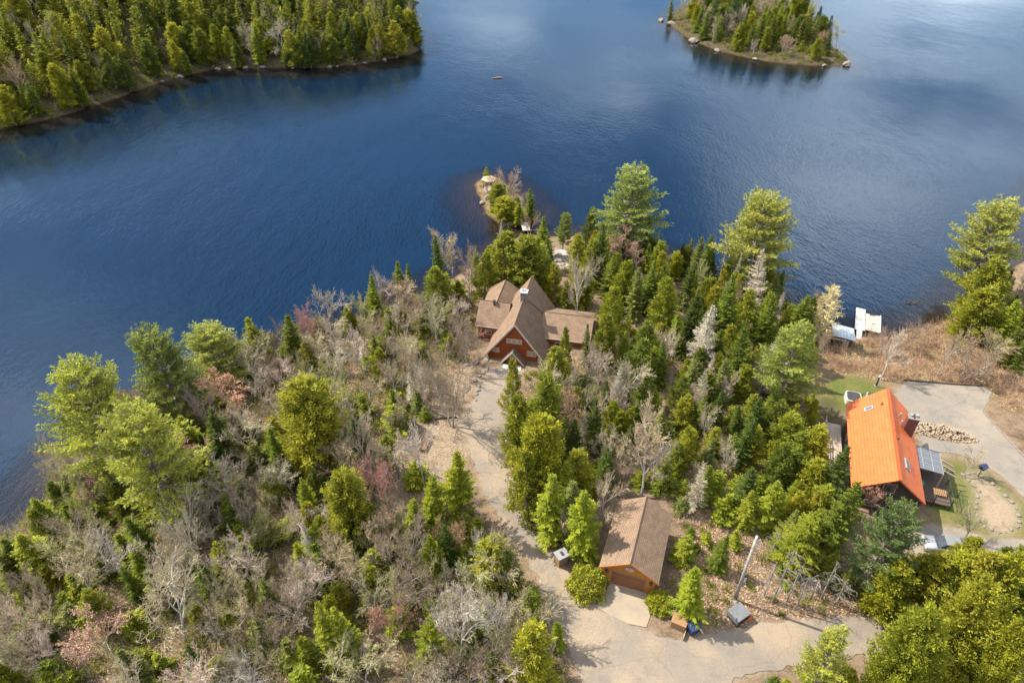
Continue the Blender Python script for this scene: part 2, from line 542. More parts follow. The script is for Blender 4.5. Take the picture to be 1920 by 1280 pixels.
M = dict(
    ground=ground_mat(), water=water_mat(),
    leaf=leaf_mat('conifer_foliage'), pine=leaf_mat('pine_needles', .3, .4, (1.4, 1.32, .9)), twig=twig_mat('bare_twigs'),
    bark=pmat('bark', (.17, .13, .1), (.3, .26, .22), 4, .9, .6, 30), greybark=pmat('grey_bark', (.26, .23, .2), (.42, .39, .35), 4, .9, .5, 30),
    birch=pmat('birch_bark', (.52, .48, .43), (.34, .31, .27), 5, .8, .2, 20), deadwood=pmat('dead_wood', (.28, .25, .22), (.19, .165, .145), 5, .9, .4, 25),
    asphalt=paving_mat('worn_asphalt', (.205, .175, .143), (.27, .215, .152), (.15, .133, .113), .22),
    padasph=paving_mat('old_grey_asphalt', (.2, .178, .15), (.25, .213, .165), (.14, .13, .117), .3),
    concrete=pmat('concrete', (.31, .25, .175), (.24, .205, .16), .6, .85, .2, 40, .2, detail=8),
    shingle=uv_mat('brown_shingle', 'shingle', (.275, .19, .13), (.22, .15, .102), (.1, .068, .048)),
    orange=uv_mat('orange_metal_tile', 'tile', (.66, .16, .046), (.62, .145, .04), (.42, .08, .02), .42, .4),
    cedarwall=pmat('stained_red_board', (.33, .088, .024), (.235, .056, .017), 3, .6, .2, 30, .3, stretch=(3, 3, .3)),
    ochre=pmat('ochre_wall', (.38, .148, .027), (.32, .118, .021), 2, .7, .15, 30, .3, stretch=(2, 2, .4)),
    doorwood=pmat('garage_door_wood', (.16, .065, .03), (.23, .10, .045), 3, .55, .15, 30, stretch=(.5, .5, 4)),
    white=pmat('white_paint', (.52, .505, .48), (.46, .445, .42), 2, .6), trim=pmat('pale_trim', (.6, .53, .45), (.5, .44, .38), 3, .7),
    glass=pmat('window_glass', (.035, .045, .055), (.06, .07, .08), 2, .08, spec=.8), paleglass=pmat('curtained_window', (.45, .37, .27), (.36, .3, .22), 3, .25, spec=.6),
    dark=pmat('dark_metal', (.035, .035, .038), (.055, .053, .05), 5, .6), steel=pmat('galvanised_steel', (.5, .52, .54), (.42, .43, .45), 4, .4, metal=.6),
    stone=pmat('pale_stone', (.25, .215, .18), (.16, .138, .115), 2.5, .9, .5, 12), brick=pmat('red_chimney_brick', (.16, .065, .05), (.12, .05, .04), 4, .85, .4, 14),
    wood=pmat('weathered_wood', (.42, .34, .27), (.32, .26, .21), 3, .85, .3, 20, stretch=(1, 5, 1)), tan=pmat('tan_timber', (.3, .175, .085), (.22, .125, .06), 4, .8, .3, 20),
    darkwood=pmat('dark_stained_wood', (.075, .052, .04), (.11, .08, .06), 4, .8, .2, 20), dock=pmat('pale_dock_board', (.43, .415, .39), (.36, .345, .325), 3, .8, .2, 30, stretch=(1, 6, 1)),
    dockwood=pmat('worn_dock_board', (.44, .37, .31), (.36, .3, .255), 3, .85, .2, 30, stretch=(1, 6, 1)),
    log=pmat('split_firewood', (.42, .33, .235), (.27, .2, .135), 6, .9, .3, 20), shed=pmat('blue_grey_metal', (.36, .41, .47), (.3, .35, .4), 3, .45, spec=.5),
    solar=pmat('smoked_glazing', (.1, .11, .125), (.13, .14, .15), 3, .35, spec=.7), carpaint=pmat('silver_car_paint', (.34, .355, .375), (.31, .325, .345), 3, .25, spec=.6, metal=.5),
    tyre=pmat('tyre_rubber', (.02, .02, .02), (.03, .03, .03), 5, .8), blue=pmat('blue_plastic', (.018, .035, .1), (.024, .045, .12), 4, .4, spec=.5),
    greybin=pmat('grey_bin_lid', (.17, .175, .18), (.12, .125, .13), 4, .5), gazroof=pmat('pale_gazebo_roof', (.42, .33, .2), (.34, .26, .155), 3, .8, .2, 20),
    brush=pmat('dry_brush', (.27, .2, .15), (.36, .29, .23), .8, .95), litter=pmat('fallen_leaf', (.36, .25, .17), (.24, .15, .09), .9, .95),
    orangebit=pmat('orange_plastic', (.65, .15, .03), (.6, .13, .03), 4, .5), yellow=pmat('yellow_gorse', (.5, .42, .03), (.42, .36, .03), 4, .8),
    wire=pmat('bare_wire', (.22, .215, .21), (.18, .175, .17), 4, .5), slate=pmat('slate_cap', (.2, .2, .21), (.28, .28, .28), 4, .6),
    boxwood=leaf_mat('hedge_leaf', .25, .45, (1.3, 1.2, .7)))


# ------------------------------------------------------------------ mesh helpers
def tag(o, label=None, cat=None, group=None, kind=None):
    if label: o['label'] = label
    if cat: o['category'] = cat
    if group: o['group'] = group
    if kind: o['kind'] = kind
    return o


def empty(name, loc, rz=0.0, label=None, cat=None, group=None):
    o = bpy.data.objects.new(name, None)
    COL.objects.link(o)
    o.location = loc
    o.rotation_euler = (0, 0, rz)
    o.empty_display_size = .3
    return tag(o, label, cat, group)


def link(name, me, parent=None):
    o = bpy.data.objects.new(name, me)
    COL.objects.link(o)
    if parent: o.parent = parent
    return o


def quads_mesh(name, Q, mat, tint=None):
    """(n,4,3) loose quads as one mesh with a per-face tint"""
    Q = np.asarray(Q, np.float32)
    n = len(Q)
    me = bpy.data.meshes.new(name)
    me.vertices.add(n * 4); me.loops.add(n * 4); me.polygons.add(n)
    me.vertices.foreach_set('co', Q.reshape(-1))
    me.loops.foreach_set('vertex_index', np.arange(n * 4, dtype=np.int32))
    me.polygons.foreach_set('loop_start', np.arange(0, n * 4, 4, dtype=np.int32))
    me.polygons.foreach_set('loop_total', np.full(n, 4, np.int32))
    if tint is not None:
        a = me.attributes.new('tint', 'FLOAT', 'FACE')
        a.data.foreach_set('value', np.asarray(tint, np.float32))
    me.materials.append(mat)
    me.update(calc_edges=True)
    return me


class MB:
    def __init__(s):
        s.v, s.f, s.uv = [], [], []

    def add(s, verts, faces, uvs=None):
        k = len(s.v)
        s.v += [tuple(p) for p in verts]
        for i, f in enumerate(faces):
            s.f.append(tuple(k + j for j in f))
            s.uv.append(uvs[i] if uvs else None)
        return s

    def box(s, a, b, rz=0.0, c=(0, 0, 0)):
        x0, y0, z0 = a; x1, y1, z1 = b
        vs_ = [(x0, y0, z0), (x1, y0, z0), (x1, y1, z0), (x0, y1, z0), (x0, y0, z1), (x1, y0, z1), (x1, y1, z1), (x0, y1, z1)]
        if rz:
            ca, sa = math.cos(rz), math.sin(rz)
            vs_ = [(c[0] + x * ca - y * sa, c[1] + x * sa + y * ca, c[2] + z) for x, y, z in vs_]
        elif c != (0, 0, 0):
            vs_ = [(c[0] + x, c[1] + y, c[2] + z) for x, y, z in vs_]
        return s.add(vs_, [(3, 2, 1, 0), (4, 5, 6, 7), (0, 1, 5, 4), (1, 2, 6, 5), (2, 3, 7, 6), (3, 0, 4, 7)])

    def beam(s, p0, p1, w, h):
        p0, p1 = Vector(p0), Vector(p1)
        d = (p1 - p0).normalized()
        up = Vector((0, 0, 1)) if abs(d.z) < .95 else Vector((1, 0, 0))
        x = d.cross(up).normalized() * (w / 2)
        y = x.cross(d).normalized() * (h / 2)
        vs_ = [p0 - x - y, p0 + x - y, p0 + x + y, p0 - x + y, p1 - x - y, p1 + x - y, p1 + x + y, p1 - x + y]
        return s.add(vs_, [(0, 3, 2, 1), (4, 5, 6, 7), (0, 1, 5, 4), (1, 2, 6, 5), (2, 3, 7, 6), (3, 0, 4, 7)])

    def tube(s, pts, rad, n=8, cap=True):
        pts = [Vector(p) for p in pts]
        k = len(s.v)
        ring = []
        for i, p in enumerate(pts):
            d = (pts[min(i + 1, len(pts) - 1)] - pts[max(i - 1, 0)]).normalized()
            a = d.orthogonal().normalized(); b = d.cross(a)
            r = rad[i] if hasattr(rad, '__len__') else rad
            for j in range(n):
                t = 2 * math.pi * j / n
                s.v.append(tuple(p + (a * math.cos(t) + b * math.sin(t)) * r))
        for i in range(len(pts) - 1):
            for j in range(n):
                s.f.append((k + i * n + j, k + i * n + (j + 1) % n, k + (i + 1) * n + (j + 1) % n, k + (i + 1) * n + j)); s.uv.append(None)
        if cap:
            s.f.append(tuple(k + j for j in range(n))[::-1]); s.uv.append(None)
            e = k + (len(pts) - 1) * n
            s.f.append(tuple(e + j for j in range(n))); s.uv.append(None)
        return s

    def slab(s, pts, th):
        """flat polygon (counter-clockwise from outside) given a thickness below it; UVs in metres, u along the first edge"""
        pts = [Vector(p) for p in pts]
        n = (pts[1] - pts[0]).cross(pts[2] - pts[1]).normalized()
        ux = (pts[1] - pts[0]).normalized(); uy = n.cross(ux)
        top = [((p - pts[0]).dot(ux), (p - pts[0]).dot(uy)) for p in pts]
        m = len(pts)
        lo = [p - n * th for p in pts]
        faces = [tuple(range(m)), tuple(range(m, 2 * m))[::-1]]
        uvs = [top, top[::-1]]
        for i in range(m):
            j = (i + 1) % m
            faces.append((i, m + i, m + j, j)); uvs.append(None)
        return s.add(pts + lo, faces, uvs)

    def prism(s, poly, vec):
        m = len(poly)
        a = [Vector(p) for p in poly]; b = [p + Vector(vec) for p in a]
        return s.add(a + b, [tuple(range(m))[::-1], tuple(range(m, 2 * m))] + [(i, (i + 1) % m, m + (i + 1) % m, m + i) for i in range(m)])

    def build(s, name, mat, parent=None, smooth=False):
        me = bpy.data.meshes.new(name)
        me.from_pydata(s.v, [], s.f)
        if any(u is not None for u in s.uv):
            L = me.uv_layers.new(name='UVMap')
            k = 0
            for f, u in zip(s.f, s.uv):
                for j in range(len(f)):
                    if u is not None: L.data[k + j].uv = u[j]
                k += len(f)
        if smooth:
            me.polygons.foreach_set('use_smooth', [True] * len(me.polygons))
        me.materials.append(M[mat] if isinstance(mat, str) else mat)
        me.update()
        return link(name, me, parent)


def drape(name, poly, mat, dz, step=1.0, ragged=0.0):
    """a ground sheet that follows the terrain inside an outline"""
    pts = []
    n = len(poly)
    for i in range(n):
        a, b = poly[i], poly[(i + 1) % n]
        L = np.hypot(*(b - a)); k = max(1, int(L / (step * .7)))
        nrm = np.array([b[1] - a[1], a[0] - b[0]]) / max(L, 1e-6)
        for j in range(k):
            q = a + (b - a) * j / k
            pts.append(q + nrm * ragged * random.uniform(-1, 1))
    out = np.array(pts)
    x0, y0 = out.min(0); x1, y1 = out.max(0)
    gx, gy = np.meshgrid(np.arange(x0, x1, step), np.arange(y0, y1, step))
    g = np.stack([gx.ravel(), gy.ravel()], 1)
    g = g[sdist(g, out) > step * .4]
    allp = [Vector(p) for p in out] + [Vector(p) for p in g]
    m = len(out)
    r = geometry.delaunay_2d_cdt(allp, [(i, (i + 1) % m) for i in range(m)], [], 1, 1e-4)
    v2 = np.array([tuple(p) for p in r[0]])
    z = hb(v2) + dz
    me = bpy.data.meshes.new(name)
    me.from_pydata([(p[0], p[1], h) for p, h in zip(v2, z)], [], r[2])
    me.materials.append(M[mat])
    me.update()
    me.polygons.foreach_set('use_smooth', [True] * len(me.polygons))
    if me.polygons[0].normal.z < 0: me.flip_normals()
    return tag(link(name, me), kind='structure')


# ------------------------------------------------------------------ terrain, lake, paved surfaces
nx, ny = len(xs), len(ys)
me = bpy.data.meshes.new('ground')
idx = np.arange(nx * ny).reshape(ny, nx)
quad = np.stack([idx[:-1, :-1], idx[:-1, 1:], idx[1:, 1:], idx[1:, :-1]], -1).reshape(-1, 4)
me.vertices.add(nx * ny); me.loops.add(quad.size); me.polygons.add(len(quad))
me.vertices.foreach_set('co', np.column_stack([gp, gz]).astype(np.float32).ravel())
me.loops.foreach_set('vertex_index', quad.astype(np.int32).ravel())
me.polygons.foreach_set('loop_start', np.arange(0, quad.size, 4, dtype=np.int32))
me.polygons.foreach_set('loop_total', np.full(len(quad), 4, np.int32))
me.polygons.foreach_set('use_smooth', np.ones(len(quad), bool))


def zone_w(polys, soft):
    w = np.zeros(len(gp))
    near = (gp[:, 0] > -80) & (gp[:, 0] < 100) & (gp[:, 1] > 15) & (gp[:, 1] < 140)
    q = gp[near]
    for p in polys:
        d = sdist(q, p) + .6 * vnoise(q[:, 0], q[:, 1], 1.1, 5)
        w[near] = np.maximum(w[near], np.clip(d / soft + .5, 0, 1))
    return w


zl = zone_w([LAWN, LAWN2, LAWN3], 1.6)
zs = zone_w([CLEAR, BED], 1.5)
zs = np.maximum(zs, zone_w(ROAD_ALL, 1.2) * .8)
zh = zone_w([HEATH], 3.0)
zh = np.maximum(zh, np.where((gp[:, 1] > 112) & (gp[:, 1] <= 150) & (np.abs(gp[:, 0]) < 20), .9, 0))
zrk = zone_w([ROCKY], 2.0)
zdk = zone_w([DARK_YARD], 3.0)
zdk = np.maximum(zdk, np.where(gp[:, 1] > 150, .88, 0))
for nm, cols in (('zone', (zl, zs, zh)), ('zone2', (zrk, zdk, zdk * 0))):
    ca = me.color_attributes.new(nm, 'FLOAT_COLOR', 'POINT')
    ca.data.foreach_set('color', np.column_stack([*cols, np.ones(len(gp))]).astype(np.float32).ravel())
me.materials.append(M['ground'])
me.update(calc_edges=True)
tag(link('ground', me), kind='structure')

wm = MB()
wm.add([(-2500, -400, 0), (2500, -400, 0), (2500, 4500, 0), (-2500, 4500, 0)], [(0, 1, 2, 3)])
tag(wm.build('lake_water', 'water'), kind='structure')

drape('gravel_driveway', DRIVE, 'asphalt', .05, .7, .3)
drape('road', ROAD, 'asphalt', .056, .7, .25)
drape('garage_apron', APRON, 'concrete', .075, .7)
drape('parking_pad', PAD, 'padasph', .05, .9, .12)
drape('car_pad', CARPAD, 'padasph', .05, .9, .2)

# ------------------------------------------------------------------ the brown-shingled A-frame house
def gable_end(mb, xl, xr, zl, zp, xp, y, y2, zb):
    """gable wall plate between y and y2: eaves at zl, peak zp over xp, base zb"""
    mb.prism([(xl, y, zb), (xr, y, zb), (xr, y, zl), (xp, y, zp), (xl, y, zl)], (0, y2 - y, 0))


def window(parent, x, z, w, h, y, glass='paleglass', bars=1, nrm=-1):
    f = MB()
    f.box((x - w / 2 - .07, y + nrm * .05, z - h / 2 - .07), (x + w / 2 + .07, y, z - h / 2))
    f.box((x - w / 2 - .07, y + nrm * .05, z + h / 2), (x + w / 2 + .07, y, z + h / 2 + .07))
    f.box((x - w / 2 - .07, y + nrm * .05, z - h / 2), (x - w / 2, y, z + h / 2))
    f.box((x + w / 2, y + nrm * .05, z - h / 2), (x + w / 2 + .07, y, z + h / 2))
    o = f.build('window', 'trim', parent)
    for i in range(bars):
        a = x - w / 2 + w * i / bars
        MB().box((a + .02, y + nrm * .03, z - h / 2 + .01), (a + w / bars - .02, y + nrm * .004, z + h / 2 - .01)).build('pane', glass, o)
    return o


hx, hy = 0.5, 74.35
ZH = H(.3, 75.5) - .1
house = empty('a_frame_house', (hx, hy, 0), math.radians(-12), 'steep brown-shingled house with red board gable at the driveway end', 'house')
ZR = 10.15                                   # ridge level
HW, ZE = 4.25, 4.25                           # half width at the eaves and their level
sl = (ZR - ZE) / HW
w = MB()
for y0, y1 in ((-.25, -.1), (11.0, 11.15)):
    w.prism([(-HW + .35, y0, ZH - 2.2), (HW - .35, y0, ZH - 2.2), (HW - .35, y0, ZE + .35 * sl - .22), (0, y0, ZR - .25), (-HW + .35, y0, ZE + .35 * sl - .22)], (0, y1 - y0, 0))
for sx in (-1, 1):
    w.box((sx * (HW - .35) - .07, -.1, ZH - 2.2), (sx * (HW - .35) + .07, 11.0, ZE + .1))
w.build('wall', 'cedarwall', house)
bt = MB()
for i in range(27):
    x = -3.77 + i * .29
    top = ZR - .3 - abs(x) * sl
    bt.box((x - .022, -.285, ZH - .3), (x + .022, -.25, top))
tag(bt.build('board_cladding', 'cedarwall', house), kind='stuff')
for sx, nm in ((-1, 'left'), (1, 'right')):
    r = MB()
    a = [(sx * HW, -.75, ZE), (0, -.75, ZR), (0, 11.55, ZR), (sx * HW, 11.55, ZE)]
    r.slab([(sx * HW, 11.55, ZE), (sx * HW, -.75, ZE), (0, -.75, ZR), (0, 11.55, ZR)] if sx < 0 else [(sx * HW, -.75, ZE), (sx * HW, 11.55, ZE), (0, 11.55, ZR), (0, -.75, ZR)], .16)
    rr_ = r.build('roof_slope', 'shingle', house)
    e = MB()
    e.beam((sx * (HW + .02), -.78, ZE - .1), (0, -.78, ZR - .1), .05, .22)
    e.build('barge_board', 'trim', rr_)
    if sx > 0:
        up = MB()
        n = Vector((sl, 0, 1)).normalized() * .1
        pts = [Vector((2.5, 7.4, ZR - 2.5 * sl)) + n, Vector((3.9, 7.9, ZR - 3.9 * sl)) + n, Vector((3.9, 11.6, ZR - 3.9 * sl)) + n, Vector((.05, 11.6, ZR - .05 * sl)) + n, Vector((.05, 5.9, ZR - .05 * sl)) + n]
        up.slab(pts, .14)
        up.build('raised_roof_panel', 'shingle', house)
MB().tube([(0, -.77, ZR + .0), (0, 11.57, ZR + .0)], .07, 6).build('ridge_cap', 'shingle', house)
# gable windows
for x in (-.72, 0, .72):
    window(house, x - .15, ZH + 3.35, .58, .62, -.25)
for x in (-2.95, -2.5):
    window(house, x, ZH + 1.5, .34, .62, -.25)
for x in (1.95, 2.62):
    window(house, x, ZH + 1.55, .5, .75, -.25)
# entrance porch gable
p = MB()
p.prism([(-1.05, -1.3, ZH - .2), (.85, -1.3, ZH - .2), (.85, -1.3, ZH + 1.0), (-.1, -1.3, ZH + 2.25), (-1.05, -1.3, ZH + 1.0)], (0, 1.05, 0))
po = p.build('porch', 'cedarwall', house)
for sx in (-1, 1):
    MB().slab([(-.1 + sx * 1.62, -.28, ZH + .45), (-.1 + sx * 1.62, -1.75, ZH + .45), (-.1, -1.75, ZH + 2.5), (-.1, -.28, ZH + 2.5)] if sx < 0 else
              [(-.1 + sx * 1.62, -1.75, ZH + .45), (-.1 + sx * 1.62, -.28, ZH + .45), (-.1, -.28, ZH + 2.5), (-.1, -1.75, ZH + 2.5)], .1).build('porch_roof', 'shingle', po)
    MB().beam((-.1 + sx * 1.64, -1.78, ZH + .4), (-.1, -1.78, ZH + 2.46), .05, .16).build('barge_board', 'white', po)
window(house, -.1, ZH + 1.15, .6, .9, -1.3, 'glass', 2)
# side wings
zg = 1.2


def wing(name, xa, xb, ya, yr, yb, ze, zr_, ov=.35):
    o = MB()
    o.prism([(xa, ya + ov, zg), (xa, yb - ov, zg), (xa, yb - ov, ze - .02), (xa, yr, zr_ - .2), (xa, ya + ov, ze - .02)], (xb - xa, 0, 0))
    wg = o.build(name, 'cedarwall', house)
    MB().slab([(xa - ov, ya, ze), (xb + ov, ya, ze), (xb + ov, yr, zr_), (xa - ov, yr, zr_)], .14).build('roof_slope', 'shingle', wg)
    MB().slab([(xb + ov, yb, ze), (xa - ov, yb, ze), (xa - ov, yr, zr_), (xb + ov, yr, zr_)], .14).build('roof_slope', 'shingle', wg)
    MB().tube([(xa - ov - .01, yr, zr_ + .0), (xb + ov + .01, yr, zr_ + .0)], .06, 6).build('ridge_cap', 'shingle', wg)
    MB().beam((xa - ov, ya - .03, ze - .08), (xb + ov, ya - .03, ze - .08), .04, .16).build('eaves_board', 'trim', wg)
    return wg


lw = wing('left_wing', -6.5, -2.6, 4.0, 7.3, 10.6, 5.6, 7.85)
rw = wing('right_wing', 2.9, 9.6, 3.6, 7.45, 11.2, 5.25, 7.0)
window(lw, -4.95, 4.4, .8, .7, 4.36, 'glass')
window(lw, -3.7, 4.4, .7, .9, 4.36, 'glass')
window(rw, 5.6, 3.9, 1.2, 1.0, 3.93, 'glass', 2)
o = MB()
o.prism([(-6.35, 12.9, zg), (-2.2, 12.9, zg), (-2.2, 12.9, 6.4), (-4.25, 12.9, 7.8), (-6.35, 12.9, 6.4)], (0, -5.2, 0))
bw = o.build('rear_wing', 'cedarwall', house)
MB().slab([(-6.75, 13.2, 6.35), (-6.75, 8.3, 6.35), (-4.25, 7.0, 8.02), (-4.25, 13.2, 8.02)], .14).build('roof_slope', 'shingle', bw)
MB().slab([(-1.9, 7.0, 6.35), (-1.9, 13.2, 6.35), (-4.25, 13.2, 8.02), (-4.25, 7.0, 8.02)], .14).build('roof_slope', 'shingle', bw)
MB().tube([(-4.25, 13.22, 8.02), (-4.25, 7.1, 8.02)], .06, 6).build('ridge_cap', 'shingle', bw)
ch = MB()
ch.box((-.45, 5.35, ZR - 1.2), (.45, 6.15, ZR + 1.05))
c_ = ch.build('chimney', 'stone', house)
MB().box((-.55, 5.25, ZR + 1.05), (.55, 6.25, ZR + 1.17)).build('chimney_cap', 'white', c_)
MB().tube([(-.18, 5.75, ZR + 1.17), (-.18, 5.75, ZR + 1.5)], .15, 10).tube([(.2, 5.75, ZR + 1.17), (.2, 5.75, ZR + 1.42)], .12, 10).build('flue', 'steel', c_)
MB().tube([(-4.6, 6.9, 7.5), (-4.6, 6.9, 8.15)], .16, 10).tube([(-4.6, 6.9, 8.15), (-4.6, 6.9, 8.3)], .24, 10).build('roof_vent', 'dark', house)
# ladder-like downpipe rails on the right eave
MB().beam((3.7, -.4, ZE + .9), (4.75, .3, ZH - .1), .06, .06).beam((4.85, .1, ZE + .1), (4.6, .6, ZH - .2), .06, .06).build('roof_rail', 'white', house)

stp = empty('timber_steps', (hx, hy, 0), math.radians(-12), 'pale wooden landing with two steps before the red gable', 'steps')
for k, (y0, y1, zt) in enumerate(((-2.75, -1.85, .42), (-3.05, -2.75, .26), (-3.35, -3.05, .11))):
    MB().box((-1.35, y0 + .01, ZH - .3), (1.25, y1, ZH + zt)).build('step', 'dock', stp)

# ------------------------------------------------------------------ garage
ga = math.radians(-19.2)
gc = Vector((12.35, 41.45, 0))
ZG = H(11.3, 38.4) + .02
garage = empty('garage', (gc.x, gc.y, 0), ga, 'ochre garage with brown shingle roof and a dark panelled door', 'garage')
GW, GD, GZE, GZR = 2.55, 3.75, ZG + 2.75, ZG + 4.6
gsl = (GZR - GZE) / 2.85
w = MB()
w.box((-GW, GD - .12, ZG - 1), (GW, GD, GZE + .1))
w.prism([(-GW, GD - .12, GZE + .1), (GW, GD - .12, GZE + .1), (0, GD - .12, GZR - .25)], (0, .12, 0))
w.box((-GW, -GD + .12, ZG - 1), (-GW + .12, GD - .12, GZE + .1)).box((GW - .12, -GD + .12, ZG - 1), (GW, GD - .12, GZE + .1))
w.box((-GW, -GD, ZG - 1), (-1.62, -GD + .12, GZE + .1)).box((1.62, -GD, ZG - 1), (GW, -GD + .12, GZE + .1))
w.prism([(-1.62, -GD, ZG + 2.15), (1.62, -GD, ZG + 2.15), (1.62, -GD, GZE + .1), (-1.62, -GD, GZE + .1)], (0, .12, 0))
w.prism([(-GW, -GD, GZE + .1), (GW, -GD, GZE + .1), (0, -GD, GZR - .25)], (0, .12, 0))
w.build('wall', 'ochre', garage)
for sx in (-1, 1):
    q = [(sx * 2.85, -GD - .45, GZE), (sx * 2.85, GD + .4, GZE), (0, GD + .4, GZR), (0, -GD - .45, GZR)]
    if sx < 0: q = [q[1], q[0], q[3], q[2]]
    rs = MB().slab(q, .14).build('roof_slope', 'shingle', garage)
    MB().beam((sx * 2.87, -GD - .48, GZE - .09), (0, -GD - .48, GZR - .09), .05, .2).build('barge_board', 'ochre', rs)
MB().tube([(0, -GD - .46, GZR), (0, GD + .42, GZR)], .06, 6).build('ridge_cap', 'shingle', garage)
dr = MB().box((-1.62, -GD + .1, ZG - .2), (1.62, -GD + .118, ZG + 2.15)).build('garage_door', 'doorwood', garage)
for i in range(6):
    for j in range(4):
        x0 = -1.6 + i * .534; z0 = ZG + .04 + j * .525
        MB().box((x0 + .03, -GD + .065, z0 + .02), (x0 + .51, -GD + .098, z0 + .5)).build('panel', 'doorwood', dr)
for a, b in (((-1.72, -GD - .025, ZG), (-1.6, -GD - .002, ZG + 2.27)), ((1.6, -GD - .025, ZG), (1.72, -GD - .002, ZG + 2.27)), ((-1.6, -GD - .025, ZG + 2.15), (1.6, -GD - .002, ZG + 2.27))):
    MB().box(a, b).build('door_trim', 'tan', garage)
rz = MB()
N = 16
cz = ZG + 3.1
ro = []
for r_, k in ((.42, 0), (.33, 1)):
    ro += [(r_ * math.cos(2 * math.pi * i / N), -GD - .05, cz + .62 * r_ * math.sin(2 * math.pi * i / N)) for i in range(N)]
rz.add(ro, [(i, (i + 1) % N, N + (i + 1) % N, N + i) for i in range(N)])
rose = rz.build('oval_window', 'white', garage)
MB().add([(.33 * math.cos(2 * math.pi * i / N), -GD - .02, cz + .62 * .33 * math.sin(2 * math.pi * i / N)) for i in range(N)], [tuple(range(N))]).build('pane', 'glass', rose)
sp = MB()
for i in range(6):
    t_ = math.pi * i / 6
    sp.beam((.34 * math.cos(t_), -GD - .045, cz + .21 * math.sin(t_)), (-.34 * math.cos(t_), -GD - .045, cz - .21 * math.sin(t_)), .03, .03)
sp.build('glazing_bar', 'white', rose)
for x in (-2.1, 2.15):
    MB().box((x - .12, -GD - .2, ZG + 1.75), (x + .12, -GD, ZG + 2.05)).prism([(x - .16, -GD - .24, ZG + 2.05), (x + .16, -GD - .24, ZG + 2.05), (x, -GD - .12, ZG + 2.22)], (0, .22, 0)).build('wall_lantern', 'dark', garage)

# ------------------------------------------------------------------ the house with the orange metal roof
oa = math.radians(-19)
oc = Vector((40, 53, 0))
ZO = H(40, 53) - .1
orange = empty('orange_roofed_house', (oc.x, oc.y, 0), oa, 'dark house under a bright orange metal gable roof', 'house')
XL, XR, XM, ZEo, ZRo = -2.15, 4.98, 1.42, 7.6, 11.05
w = MB()
w.prism([(XL + .55, -5.5, ZO - 1.5), (XR - .55, -5.5, ZO - 1.5), (XR - .55, -5.5, ZEo + .25), (XM, -5.5, ZRo - .35), (XL + .55, -5.5, ZEo + .25)], (0, 12.3, 0))
w.build('wall', 'darkwood', orange)


def tile_roof(name, e0, e1, r0, r1, rows, flip):
    """sawtooth metal tile courses between the eaves line e0-e1 and the ridge line r0-r1"""
    e0, e1, r0, r1 = map(Vector, (e0, e1, r0, r1))
    n = (e1 - e0).cross(r0 - e0).normalized()
    if n.z < 0: n = -n
    mb = MB()
    Ls = (r0 - e0).length
    for i in range(rows):
        a, b = i / rows, (i + 1) / rows
        p0, p1 = e0.lerp(r0, a) + n * .05, e1.lerp(r1, a) + n * .05
        p3, p2 = e0.lerp(r0, b) + n * .015, e1.lerp(r1, b) + n * .015
        q0, q1 = e0.lerp(r0, a) + n * .0, e1.lerp(r1, a) + n * .0
        L = (p1 - p0).length
        uv = [(0, a * Ls), (L, a * Ls), (L, b * Ls), (0, b * Ls)]
        f, g2 = (0, 1, 2, 3), (4, 5, 1, 0)
        if flip: f, g2, uv = (1, 0, 3, 2), (5, 4, 0, 1), [uv[1], uv[0], uv[3], uv[2]]
        mb.add([p0, p1, p2, p3, q0, q1], [f, g2], [uv, None])
    pts = [e0, e1, r1, r0] if not flip else [e1, e0, r0, r1]
    mb.slab([p + n * .004 for p in pts], .12)
    return mb.build(name, 'orange', orange)


tile_roof('roof_slope', (XL, -6.2, ZEo), (XL, 7.6, ZEo), (XM, -7.05, ZRo), (XM, 7.65, ZRo), 13, True)
tile_roof('roof_slope', (XR, -6.1, ZEo), (XR, 8.2, ZEo), (XM, -7.05, ZRo), (XM, 7.65, ZRo), 13, False)
MB().beam((XM, -7.1, ZRo + .07), (XM, 7.7, ZRo + .07), .3, .08).build('ridge_cap', 'orange', orange)
osl = (ZRo - ZEo) / (XR - XM)


def on_r(x, y, up=0.0):
    return Vector((x, y, ZRo - (x - XM) * osl + up)) if x > XM else Vector((x, y, ZRo - (XM - x) * (ZRo - ZEo) / (XM - XL) + up))


def skylight(x, y, wx, wy):
    s_ = 1 if x > XM else -1
    a = [on_r(x - wx / 2, y - wy / 2, .22), on_r(x + wx / 2, y - wy / 2, .22), on_r(x + wx / 2, y + wy / 2, .22), on_r(x - wx / 2, y + wy / 2, .22)]
    k = MB().slab(a, .2).build('skylight', 'steel', orange)
    g_ = .12
    a = [on_r(x - wx / 2 + g_, y - wy / 2 + g_, .235), on_r(x + wx / 2 - g_, y - wy / 2 + g_, .235), on_r(x + wx / 2 - g_, y + wy / 2 - g_, .235), on_r(x - wx / 2 + g_, y + wy / 2 - g_, .235)]
    MB().slab(a, .012).build('pane', 'solar', k)


